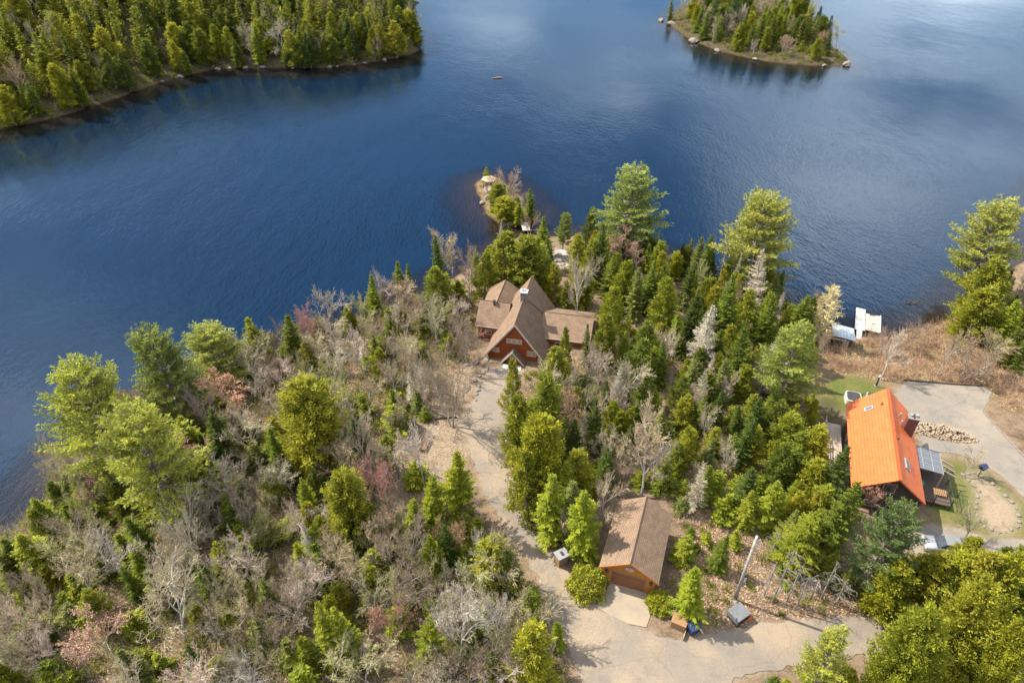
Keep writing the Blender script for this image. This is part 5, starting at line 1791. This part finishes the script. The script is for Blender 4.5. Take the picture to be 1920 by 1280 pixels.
    ('cedar', 945, 368, 408, 50, 1, None, 5), ('spruce', 996, 352, 410, 28, 0, 'pointed spruce at the shoreward end of the islet', 1), ('spruce', 972, 380, 420, 30, 1, None, 0),
    ('dead spruce', 980, 362, 400, 12, 0, None, 0), ('bare tree', 993, 392, 440, 40, 2, None, 5), ('sapling', 925, 352, 372, 18, 1, None, 0),
]
REG_HAND = {}
for h_ in HAND:
    kind, u, vt, vb, wpx, tone, lab, var = h_
    d = tree_at(kind, u, vt, vb, wpx, tone, lab, '', var)
# snags: broken grey trunks by the utility pole
SN = [((1432, 1117), (1469, 1052)), ((1447, 1129), (1494, 1030)), ((1474, 1126), (1510, 1060)), ((1494, 1136), (1529, 1079)), ((1539, 1123), (1578, 1057)), ((1442, 1047), (1474, 1000)), ((1565, 1135), (1600, 1085)), ((1520, 1120), (1540, 1085)), ((1342, 555), (1395, 470))]
ords = ['first', 'second', 'third', 'fourth', 'fifth', 'sixth', 'seventh', 'eighth', 'ninth', 'tenth', 'eleventh', 'twelfth']
SN.sort(key=lambda s: s[0][0])
k_ = 0
for i, (b_, t_) in enumerate(SN):
    pb_ = G(*b_)
    lo, hi = .5, 12
    for _ in range(24):
        hh = .5 * (lo + hi)
        if PX((pb_.x, pb_.y, pb_.z + hh))[1] > t_[1]: lo = hh
        else: hi = hh
    if i:
        lb = ('leftmost' if k_ == 0 else ords[k_] + ' from the left') + ' of the broken dead trunks right of the utility pole'
        k_ += 1
    else:
        lb = 'tall bare dead trunk by the lake left of the yellow-green pine'
    sn = empty('dead_snag', pb_, random.uniform(0, 6), lb, 'dead tree', 'broken dead trunks' if i else None)
    MB().tube([(0, 0, -.3), (.05, .03, hh * .5), (.08, .1, hh)], [.1, .08, .04], 8).build('trunk', 'deadwood', sn)
    sg = []
    for q in range(22 if i else 8):
        z_ = random.uniform(.35, 1) * hh; a_ = random.uniform(0, 6.28); L_ = random.uniform(.3, 1.3)
        p0 = np.array([.06, .06, z_]); p1 = p0 + np.array([math.cos(a_) * L_, math.sin(a_) * L_, random.uniform(-.25, .3)])
        sg.append((p0, p1, .025, .012))
        for w_ in range(3):
            f_ = random.uniform(.4, 1); pm = p0 + (p1 - p0) * f_
            sg.append((pm, pm + np.array([random.gauss(0, .25), random.gauss(0, .25), random.gauss(-.05, .15)]), .014, .01))
    qs, _ = seg_quads(sg, 3)
    link('dead_branch', quads_mesh('dead_branch', qs, M['deadwood']), sn)

# round clipped shrubs ---------------------------------------------------------------------------
def shrub(u, v, rpx, label):
    p = G(u, v + rpx * .55)
    r_ = rpx * depth(p) / FPX
    e = empty('round_shrub', p, 0, label, 'shrub')
    n = 5200
    g = np.random.default_rng(int(u))
    d_ = unit(g.normal(0, 1, (n, 3))); d_[:, 2] = np.abs(d_[:, 2]) * 1.05 - .12
    lum = .97 + .10 * np.sin(d_[:, 0] * 5 + u) * np.cos(d_[:, 1] * 4.3 + 1) + .07 * np.sin(d_[:, 0] * 11 - d_[:, 1] * 9) + .06 * np.sin(d_[:, 2] * 9 + d_[:, 1] * 5)
    b = d_ * (r_ * lum * g.uniform(.78, 1.05, n))[:, None] * np.array([1, 1, .95]) + np.array([0, 0, r_ * .28])
    q = strips(b, d_ + g.normal(0, .6, (n, 3)), g.uniform(.1, .2, n), g.uniform(.07, .14, n), g.normal(0, 1, (n, 3)) + d_, .6)
    c = link('foliage', quads_mesh('foliage', q, M['boxwood'], g.random(n)), e)
    c.color = (.31, .325, .04, 1)
    sg = [(np.array([0, 0, -.1]), d_[i] * r_ * .8 + np.array([0, 0, r_ * .28]), .03, .012) for i in range(60)]
    link('stem', quads_mesh('stem', seg_quads(sg, 4)[0], M['bark']), e)
    return p, r_


SHR = [shrub(1100, 1082, 37, 'large round clipped yellow-green shrub left of the garage door'), shrub(1235, 1122, 24, 'small round clipped shrub right of the garage door')]

# ------------------------------------------------------------------ filling the woods
KEEP = [np.array(k, float) for k in (
    [(888, 565), (930, 526), (1000, 516), (1035, 580), (1110, 590), (1095, 638), (1040, 636), (1015, 684), (905, 686), (888, 640)],
    [(903, 690), (960, 700), (932, 750), (927, 800), (945, 870), (938, 905), (990, 990), (1050, 1060), (1110, 1110), (1030, 1120), (960, 1010), (905, 910), (890, 850), (862, 800), (880, 745)],
    [(815, 770), (880, 740), (905, 690), (875, 686), (850, 740)], [(785, 800), (870, 790), (880, 830), (835, 865), (790, 850)], [(725, 912), (760, 905), (765, 935), (735, 950)],
    [(1125, 925), (1222, 918), (1268, 960), (1245, 1105), (1225, 1180), (1060, 1140), (1040, 1040), (1070, 1040), (1110, 1060)],
    [(1060, 1120), (1230, 1190), (1400, 1165), (1560, 1150), (1690, 1160), (1690, 1230), (1560, 1235), (1400, 1275), (1080, 1285)],
    [(1578, 750), (1585, 720), (1660, 700), (1850, 700), (1935, 780), (1935, 1010), (1745, 1010), (1730, 960), (1600, 925)],
    [(1535, 735), (1600, 690), (1600, 760), (1560, 790), (1535, 770)],
    [(1590, 565), (1670, 565), (1670, 665), (1590, 665)], [(1600, 640), (1790, 625), (1850, 715), (1610, 700)], [(1560, 625), (1600, 625), (1600, 665), (1560, 665)],
    [(1035, 468), (1078, 466), (1080, 500), (1040, 502)], [(895, 320), (940, 320), (935, 360), (900, 360)],
    [(1370, 1040), (1420, 1000), (1440, 1100), (1600, 1120), (1620, 1155), (1370, 1175)], [(1245, 1140), (1320, 1140), (1320, 1195), (1245, 1195)],
    [(980, 405), (995, 405), (995, 435), (980, 435)], [(-60, 840), (72, 860), (80, 915), (45, 955), (-60, 985)])]
BLD = [(Vector((hx, hy)), math.radians(-12), -7.5, 10.5, -3.5, 14), (Vector((gc.x, gc.y)), ga, -3.4, 3.4, -6.5, 4.6), (Vector((oc.x, oc.y)), oa, -4.6, 10.5, -7, 9.5)]


def blocked(x, y, h, rad, pad=.5):
    p = np.array([[x, y]])
    for poly in ROAD_ALL:
        if sdist(p, poly)[0] > -(.4 + rad * pad): return True
    for c, a, x0, x1, y0, y1 in BLD:
        dx, dy = x - c.x, y - c.y
        lx, ly = dx * math.cos(a) + dy * math.sin(a), -dx * math.sin(a) + dy * math.cos(a)
        if x0 - rad * pad < lx < x1 + rad * pad and y0 - rad * pad < ly < y1 + rad * pad: return True
    for q, r_ in SHR:
        if math.hypot(x - q.x, y - q.y) < r_ + rad * .7: return True
    z = H(x, y)
    s = []
    for f, g in ((.05, .3), (.25, .85), (.5, .75), (.75, .5), (1., 0)):
        for e in (-1, 0, 1):
            s.append(PX((x + e * g * rad, y, z + f * h)))
    s = np.array(s)
    return any(inside(s, k).any() for k in KEEP)


def near_tree(x, y, rad, f):
    for t in TREES:
        d = f * (rad + t['rad']) * .5 * 2
        if abs(t['x'] - x) < d and abs(t['y'] - y) < d and math.hypot(t['x'] - x, t['y'] - y) < d: return True
    return False


def fill(poly, n, mix, region, hs, rs, f=.55, tries=40, shore=.6, view=True):
    x0, y0 = poly.min(0); x1, y1 = poly.max(0)
    kinds = [k for k, w_ in mix for _ in range(w_)]
    done = 0
    for _ in range(n * tries):
        if done >= n: break
        x, y = random.uniform(x0, x1), random.uniform(y0, y1)
        if H(x, y) < shore * .6 or not inside(np.array([[x, y]]), poly)[0]: continue
        k = random.choice(kinds)
        sc = random.uniform(*hs)
        h = BASEH[k] * sc
        rad = BASER[k] * sc * random.uniform(.85, 1.15) * rs
        u, v = PX((x, y, H(x, y) + h))
        ub, vb = PX((x, y, H(x, y)))
        if u < -60 or u > 1980 or v > 1290 or vb < -25: continue
        if near_tree(x, y, rad, f): continue
        if view and blocked(x, y, h, rad): continue
        plant(k, x, y, h, rad, random.choice((0, 1, 1, 1, 3)) if k == 'sapling' else None, region)
        done += 1
    return done


BASEH = {'spruce': 7.0, 'sapling': 2.6, 'dead spruce': 7.0, 'cedar': 6.6, 'round cedar': 6.5, 'pine': 10.0, 'bare tree': 7.0, 'budding maple': 6.0, 'birch': 8.0, 'larch': 7.0}
BASER = {'spruce': 1.45, 'sapling': .95, 'dead spruce': 1.2, 'cedar': 1.55, 'round cedar': 2.2, 'pine': 2.6, 'bare tree': 2.1, 'budding maple': 1.9, 'birch': 2.0, 'larch': 1.5}
for d in TREES:                                   # give the picked trees their region
    u, v = d['uv']
    d['region'] = ('islet' if v < 430 and u < 1010 and d['y'] > 100 and u > 880 else 'right' if u > 1620 and v < 800 else 'corner' if u > 1640 else 'left' if u < 935 and d['y'] < 105 else 'shore' if d['y'] > 74 else 'mid')

LEFTW = gpoly([(0, 985), (90, 900), (240, 790), (450, 700), (640, 622), (760, 580), (840, 545), (885, 560), (890, 650), (860, 700), (830, 760), (800, 830), (770, 900), (860, 960), (920, 1010), (1000, 1120), (1060, 1200), (1080, 1400), (-80, 1400), (-80, 1050)])
MIDW = gpoly([(985, 700), (1110, 660), (1300, 650), (1480, 700), (1540, 780), (1590, 850), (1600, 1000), (1500, 1060), (1420, 960), (1290, 985), (1270, 1110), (1290, 1180), (1250, 1130), (1270, 960), (1220, 915), (1120, 930), (1110, 1050), (1020, 1010), (970, 900), (955, 800)])
SHOREW = gpoly([(885, 505), (940, 468), (1040, 500), (1090, 450), (1200, 480), (1300, 518), (1440, 565), (1550, 620), (1540, 700), (1480, 700), (1300, 650), (1110, 660), (1110, 590), (1030, 560), (1000, 530), (890, 540)])
CORNER = gpoly([(1650, 1100), (1720, 1050), (1960, 1060), (1960, 1170), (1700, 1158)])
CORNER2 = gpoly([(1400, 1285), (1480, 1262), (1620, 1240), (1720, 1250), (1960, 1300), (1960, 1450), (1400, 1450)])
RIGHTW = gpoly([(1790, 610), (1850, 560), (1960, 480), (1960, 700), (1900, 700), (1850, 690)])
fill(LEFTW, 26, [('birch', 3), ('bare tree', 6), ('budding maple', 1)], 'left', (.95, 1.35), 1.15, .5)
fill(LEFTW, 168, [('bare tree', 14), ('budding maple', 1), ('birch', 4)], 'left', (.7, 1.2), 1.1, .29)
fill(LEFTW, 100, [('spruce', 7), ('cedar', 5), ('dead spruce', 1)], 'left', (.5, .95), 1.05, .28)
fill(LEFTW, 150, [('sapling', 1)], 'left', (.8, 1.7), 1.25, .22)
fill(MIDW, 66, [('cedar', 5), ('spruce', 4), ('dead spruce', 1)], 'mid', (.65, 1.2), 1.05, .38)
fill(MIDW, 34, [('cedar', 4), ('spruce', 5)], 'mid', (.6, 1.0), 1.0, .26)
fill(MIDW, 34, [('bare tree', 4), ('birch', 1)], 'mid', (.65, 1.1), 1.0, .36)
fill(MIDW, 70, [('sapling', 1)], 'mid', (.7, 1.7), 1.15, .25)
fill(SHOREW, 84, [('cedar', 5), ('spruce', 5), ('dead spruce', 1), ('bare tree', 2)], 'shore', (.7, 1.2), .95, .36)
fill(CUT, 14, [('sapling', 3), ('spruce', 1)], 'mid', (.5, 1.0), 1.0, .3)
fill(SHOREW, 36, [('sapling', 1)], 'shore', (.6, 1.5), 1.1, .28)
fill(CORNER, 14, [('cedar', 3), ('spruce', 1)], 'corner', (.7, 1.0), 1.1, .38)
fill(CORNER2, 22, [('cedar', 4), ('bare tree', 1), ('spruce', 1)], 'corner', (.5, .95), 1.1, .38)
fill(RIGHTW, 28, [('cedar', 3), ('spruce', 2), ('bare tree', 3)], 'right', (.6, 1.0), 1.0, .38)
fill(ISLET, 18, [('sapling', 3), ('bare tree', 1)], 'islet', (.4, .9), 1.1, .3, shore=.5)
fill(ISLE, 7, [('pine', 1)], 'isle', (.95, 1.3), .95, .5, view=False)
fill(ISLE, 40, [('cedar', 6), ('spruce', 4), ('bare tree', 3), ('birch', 1), ('budding maple', 1)], 'isle', (.9, 1.5), 1.15, .3, view=False, shore=.25)
ISLEF = poly_px([(1245, 40), (1268, 58), (1300, 78), (1350, 97), (1420, 113), (1500, 123), (1590, 125), (1588, 108), (1550, 82), (1522, 55), (1500, 35), (1300, 30)])
fill(ISLEF, 100, [('cedar', 6), ('spruce', 5), ('bare tree', 3), ('sapling', 3)], 'isle', (.8, 1.5), 1.15, .24, view=False, shore=.2)
FARP = np.vstack([poly_px([(-60, 262), (0, 243), (100, 222), (200, 190), (300, 155), (400, 130), (470, 127), (600, 128), (690, 118), (760, 105), (785, 94), (790, 75), (770, 40)]), [(-40, 350), (-230, 350), (-250, 250)]])
_fs = poly_px([(-60, 262), (0, 243), (100, 222), (200, 190), (300, 155), (400, 130), (470, 127), (600, 128), (690, 118), (760, 105), (785, 94), (790, 75), (770, 40)])
STRIP = np.vstack([_fs, (_fs + np.array([-4.5, 8.5]))[::-1]])
fill(STRIP, 82, [('cedar', 7), ('spruce', 4), ('bare tree', 1)], 'far', (1.0, 1.7), 1.25, .24, view=False, shore=.2, tries=60)
fill(FARP, 115, [('cedar', 8), ('spruce', 6), ('bare tree', 2), ('budding maple', 1), ('birch', 1)], 'far', (1.3, 2.0), 1.2, .36, view=False, tries=25)

# the wood farther up the far hill, too dense to tell its trees apart
def thin(me_, keep, grow_):
    n = len(me_.polygons)
    co = np.empty(len(me_.vertices) * 3, np.float32); me_.vertices.foreach_get('co', co)
    q = co.reshape(-1, 4, 3)
    tt = np.empty(n, np.float32); me_.attributes['tint'].data.foreach_get('value', tt)
    s = rng.permutation(n)[:keep]
    q = q[s]; c = q.mean(1, keepdims=True)
    return c + (q - c) * grow_, tt[s]


low = [thin(KINDS['cedar'][k][1], 400, 3.1) + (9.5, 1.9) for k in (0, 2, 4)] + [thin(KINDS['spruce'][k][1], 400, 2.9) + (10, 1.9) for k in (0, 3)]
QQ, TT = [], []
HILL = []
cnt = 0
for _ in range(9000):
    if cnt >= 470: break
    x, y = random.uniform(-300, -35), random.uniform(160, 400)
    if sdist([(x, y)], FAR)[0] < 6: continue
    u, v = PX((x, y, H(x, y)))
    if u < -120 or u > 800 or v > 260 or v < -130: continue
    if near_tree(x, y, 2.6, .33) or any(math.hypot(x - a, y - b) < 3.0 for a, b in HILL): continue
    HILL.append((x, y)); cnt += 1
    q, t_, h0, r0 = random.choice(low)
    h = random.uniform(9, 14); r_ = random.uniform(2.0, 3.0)
    a = random.uniform(0, 6.28); R_ = np.array([[math.cos(a), -math.sin(a), 0], [math.sin(a), math.cos(a), 0], [0, 0, 1]])
    QQ.append((q * np.array([r_ / r0, r_ / r0, h / h0])) @ R_.T + np.array([x, y, H(x, y)])); TT.append(np.clip(t_ * .6 + random.uniform(-.15, .55), 0, 1))
fw = link('far_woodland', quads_mesh('far_woodland', np.concatenate(QQ), M['leaf'], np.concatenate(TT)))
fw.color = (.23, .25, .05, 1)
tag(fw, 'dense evergreen wood rising up the hill behind the far shore', 'woodland', kind='stuff')

# brush, scrub and litter on the woodland floor: uncountable, one object each
def brush(poly, n, stems, hgt_, name, label, colr, wid=.03, excl=ROAD_ALL, arch=.5, mat='twig', short=1.0):
    x0, y0 = poly.min(0); x1, y1 = poly.max(0)
    p = np.column_stack([rng.uniform(x0, x1, n * 4), rng.uniform(y0, y1, n * 4)])
    ok = inside(p, poly) & (hb(p) > .12)
    for e in excl: ok &= sdist(p, e) < -.5
    for c, a, bx0, bx1, by0, by1 in BLD:
        d = p - np.array(c)
        lx = d[:, 0] * math.cos(a) + d[:, 1] * math.sin(a); ly = -d[:, 0] * math.sin(a) + d[:, 1] * math.cos(a)
        ok &= ~((lx > bx0 + 1) & (lx < bx1 - 1) & (ly > by0 + 1) & (ly < by1 - 1))
    p = p[ok][:n]
    m = len(p)
    hb_ = rng.uniform(.35, 1.0, m) ** 1.3 * hgt_
    tone = rng.random(m)
    b = np.repeat(np.column_stack([p, hb(p) - .05]), stems, 0)
    hh = np.repeat(hb_, stems)
    b[:, :2] += rng.normal(0, .16, (len(b), 2)) * hh[:, None]
    d = rng.normal(0, arch, (len(b), 3)); d[:, 2] = np.abs(rng.normal(.8, .3, len(b)))
    d = unit(d)
    L = hh * rng.uniform(.5, 1.1, len(b))
    if short < 1:                                     # leafy: small blades through the bush's volume
        b = b + d * (L * rng.random(len(b)))[:, None]; L = np.full(len(b), .28)
    q1 = strips(b, d, L * .6, np.full(len(b), wid), rng.normal(0, 1, (len(b), 3)), .7)
    b2 = b + d * (L * .6)[:, None]
    d2 = unit(d + rng.normal(0, .45, d.shape))
    q2 = strips(b2, d2, L * .55, np.full(len(b), wid * .75), rng.normal(0, 1, (len(b), 3)), .5)
    T_ = np.clip(np.repeat(tone, stems) * .6 + rng.random(len(b)) * .4, 0, 1)
    o = link(name, quads_mesh(name, np.concatenate([q1, q2]), M[mat], np.concatenate([T_, T_])))
    o.color = (*colr, 1)
    return tag(o, label, 'undergrowth', kind='stuff')


NOBR = ROAD_ALL + [CLEAR, LAWN, LAWN2, LAWN3, BED, DARK_YARD, ROCKY]
brush(LEFTW, 1900, 24, 2.0, 'undergrowth', 'tangled grey-brown brush under the left wood', (.29, .262, .175), excl=NOBR)
brush(np.vstack([MIDW]), 1000, 24, 1.5, 'undergrowth', 'low brown brush under the wood right of the driveway', (.33, .26, .2), excl=NOBR)
brush(SHOREW, 450, 22, 1.2, 'undergrowth', 'brown brush under the shore trees right of the house', (.32, .25, .19), excl=NOBR)
brush(HEATH, 1100, 22, 1.7, 'heath_scrub', 'rust-brown scrub between the dock and the parking pad', (.36, .25, .18), excl=NOBR)
brush(CUT, 520, 18, .8, 'undergrowth', 'thin dry stalks on the cut bank by the utility pole', (.4, .33, .25), excl=NOBR)
brush(ISLET, 110, 24, 1.2, 'undergrowth', 'reddish-brown scrub along the gazebo islet', (.36, .22, .15))
brush(ISLE, 420, 22, 2.4, 'undergrowth', 'brown scrub along the wooded island', (.26, .2, .14), .06)
brush(FARP, 900, 18, 3.0, 'undergrowth', 'grey brush along the far shore', (.28, .24, .19), .08)
brush(ISLE, 320, 44, 2.8, 'young_foliage', 'low green growth under the trees of the wooded island', (.2, .21, .05), .2, mat='leaf', short=.5)
brush(gpoly([(1640, 1100), (1960, 1040), (1960, 1165), (1690, 1165)]), 130, 20, 1.4, 'undergrowth', 'reddish brush beside the lower right road edge', (.36, .22, .17), excl=NOBR)

brush(LEFTW, 1200, 48, 2.5, 'young_foliage', 'soft light green young foliage among the brush of the left wood', (.29, .31, .09), .11, excl=NOBR, mat='leaf', short=.5)
brush(MIDW, 420, 60, 1.6, 'young_foliage', 'light green low foliage in the wood right of the driveway', (.27, .29, .06), .1, excl=NOBR, mat='leaf', short=.5)
brush(ISLEF, 200, 44, 2.8, 'young_foliage', 'green bushes along the wooded island front', (.2, .22, .05), .2, mat='leaf', short=.5)
brush(STRIP, 480, 44, 3.2, 'young_foliage', 'green bushes hanging over the far waterline', (.2, .22, .05), .22, mat='leaf', short=.5)
brush(CUT, 90, 50, 1.2, 'young_foliage', 'small green tufts on the cut bank by the utility pole', (.24, .26, .05), .09, excl=NOBR, mat='leaf', short=.5)
brush(FARP, 800, 44, 4.6, 'young_foliage', 'light green foliage between the trees of the far shore', (.22, .24, .055), .26, mat='leaf', short=.5)


def litter(poly, n, name, label, colr, s0=.08, s1=.22, excl=()):
    x0, y0 = poly.min(0); x1, y1 = poly.max(0)
    p = np.column_stack([rng.uniform(x0, x1, n * 3), rng.uniform(y0, y1, n * 3)])
    ok = inside(p, poly) & (hb(p) > .2)
    for e in excl: ok &= sdist(p, e) < -.1
    p = p[ok][:n]; m = len(p)
    b = np.column_stack([p, hb(p) + rng.uniform(.02, .09, m)])
    d = rng.normal(0, 1, (m, 3)); d[:, 2] *= .25
    q = strips(b, d, rng.uniform(s0, s1, m), rng.uniform(s0 * .6, s1 * .7, m), rng.normal(0, .5, (m, 3)) + [0, 0, 1], .5)
    o = link(name, quads_mesh(name, q, M['twig'], rng.random(m) ** 1.5))
    o.color = (*colr, 1)
    return tag(o, label, 'leaf litter', kind='stuff')


PAVED = [DRIVE, ROAD, APRON, PAD, CARPAD]
litter(LEFTW, 26000, 'leaf_litter', 'fallen leaves under the left wood', (.36, .26, .18), excl=PAVED)
litter(MIDW, 12000, 'leaf_litter', 'fallen leaves under the wood right of the driveway', (.36, .25, .17), excl=PAVED)
litter(CUT, 7000, 'leaf_litter', 'reddish fallen leaves on the bank by the utility pole', (.38, .26, .18), excl=PAVED)
litter(CLEAR, 9000, 'leaf_litter', 'pale fallen leaves over the clearing left of the driveway', (.3, .24, .17), .04, .12, excl=[DRIVE])
litter(HEATH, 9000, 'leaf_litter', 'dry grass tufts on the heath below the dock', (.36, .27, .16), excl=PAVED)
edge = np.array(DRIVE)
litter(edge, 1500, 'leaf_litter', 'scattered leaf debris on the driveway', (.42, .33, .24), .05, .13)

# ------------------------------------------------------------------ labels: each tree told apart where the picture allows
PLACE = {'left': ('the left wood', Vector((-9.5, 62.8)), 'the driveway clearing'), 'mid': ('the wood between driveway and orange roof', gc.xy, 'the garage'), 'shore': ('the shore wood right of the house', Vector((hx + 4, hy + 8)), 'the house'),
         'corner': ('the lower right corner', Vector((43, 42)), 'the silver car'), 'right': ('the right shore', Vector((57, 88)), 'the dock'), 'islet': ('the gazebo islet', Vector((gz.x, gz.y)), 'the gazebo'),
         'isle': ('the wooded island', Vector((60, 288)), 'its left tip'), 'far': ('the far wooded shore', Vector((-32, 247)), 'its right tip')}
WORD = {'spruce': 'pointed fir', 'sapling': 'small fir sapling', 'dead spruce': 'half-dead fir', 'cedar': 'cedar', 'round cedar': 'domed cedar', 'big cedar': 'broad cedar', 'pine': 'pine', 'bare tree': 'bare tree', 'budding maple': 'budding bare tree', 'birch': 'white-barked birch', 'larch': 'larch'}
CATS = {'spruce': 'fir', 'sapling': 'sapling', 'dead spruce': 'dead tree', 'cedar': 'cedar', 'round cedar': 'cedar', 'big cedar': 'cedar', 'pine': 'pine', 'bare tree': 'bare tree', 'budding maple': 'bare tree', 'birch': 'birch', 'larch': 'larch'}
ords += ['thirteenth', 'fourteenth', 'fifteenth', 'sixteenth', 'seventeenth', 'eighteenth', 'nineteenth', 'twentieth']
MARKS = [('the plank bench', G(797, 836)), ('the stone box', G(1052, 1054)), ('the garage', Vector((gc.x, gc.y, 7))), ('the red gable', Vector((hx, hy, 6))), ('the utility pole', pb), ('the dock', P(1612, 610, 0)),
         ('the silver car', cp_), ('the gazebo', gz), ('the footbridge', P(985, 424, .5)), ('the upturned boat', G(1064, 474)), ('the slat fence', fc), ('the lakeside shed', shp), ('the orange roof', Vector((oc.x, oc.y, 9))),
         ('the island left tip', G(1258, 46)), ('the island right tip', G(1587, 122)), ('the island middle shore', G(1415, 112)), ('the far shore right tip', G(783, 94)), ('the far shore left end', G(5, 240)), ('the far shore middle', G(400, 128)), ('the far shore bend', G(200, 188)), ('the far shore bluff', G(600, 126))]
SHORT = {'largest dome-shaped golden cedar': 'the largest golden cedar', 'leftmost broad': 'the leftmost pine', 'big spreading pine': 'the big corner pine', 'tall round-topped': 'the round-topped pine', 'tall yellow-green': 'the tiered pine', 'feathery pine': 'the feathery lawn pine',
         'large spreading birch': 'the large spreading birch', 'white-limbed': 'the white-limbed birch', 'bone-white': 'the bone-white birch', 'bushy bright': 'the bushy driveway fir', 'golden dome': 'the golden dome cedar', 'pink-budded bare maple': 'the pink-budded maple', 'bright fir at the left': 'the left-edge fir',
         'broad cedar clump': 'the broad cedar clump', 'tall bare tree behind': 'the tall garage tree', 'blue-green pine': 'the blue-green pine', 'grey lichen': 'the lichen-grey spruce', 'narrow dark fir': 'the narrow dark shore fir', 'large olive': 'the corner cedar', 'large yellow-green pine': 'the right-edge pine'}
for d in TREES:
    if d['label']:
        for k, v in SHORT.items():
            if d['label'].startswith(k): MARKS.append((v, Vector((d['x'], d['y'], d['z'] + d['h'] / 2))))
buckets = {}
for d in TREES:
    o = d['o']
    o['category'] = CATS[d['kind']]
    c = CATS[d['kind']]
    o['group'] = (c + 's' if c.endswith(('tree', 'sapling')) else c + ' trees') + ' of ' + PLACE[d['region']][0]
    if d['label']:
        o['label'] = d['label']
        continue
    u, v = d['uv']
    best = min(MARKS, key=lambda m: math.hypot(m[1].x - d['x'], m[1].y - d['y']))
    mu, mv = PX(best[1])
    side = ('left of' if u < mu else 'right of') if abs(u - mu) > abs(v - mv) else ('above' if v < mv else 'below')
    d['dist'] = math.hypot(best[1].x - d['x'], best[1].y - d['y'])
    buckets.setdefault((d['kind'], d['tone'], best[0], side), []).append(d)
for (kd, tn, mk, side), L_ in buckets.items():
    L_.sort(key=lambda d: d['dist'])
    nm = tn + ' ' + WORD[kd]
    for i, d in enumerate(L_):
        d['o']['label'] = lb = '%s %s %s' % (nm, side, mk) if len(L_) == 1 else '%s %s %s, %s of its kind' % (nm, side, mk, 'nearest' if i == 0 else ords[min(i, 19)] + ' nearest')
        if len(lb.split()) > 16: d['o']['label'] = lb.replace(' of its kind', '')
from collections import Counter
print('TREES', len(TREES), Counter(d['kind'] for d in TREES), Counter(d['region'] for d in TREES), 'hill', cnt)
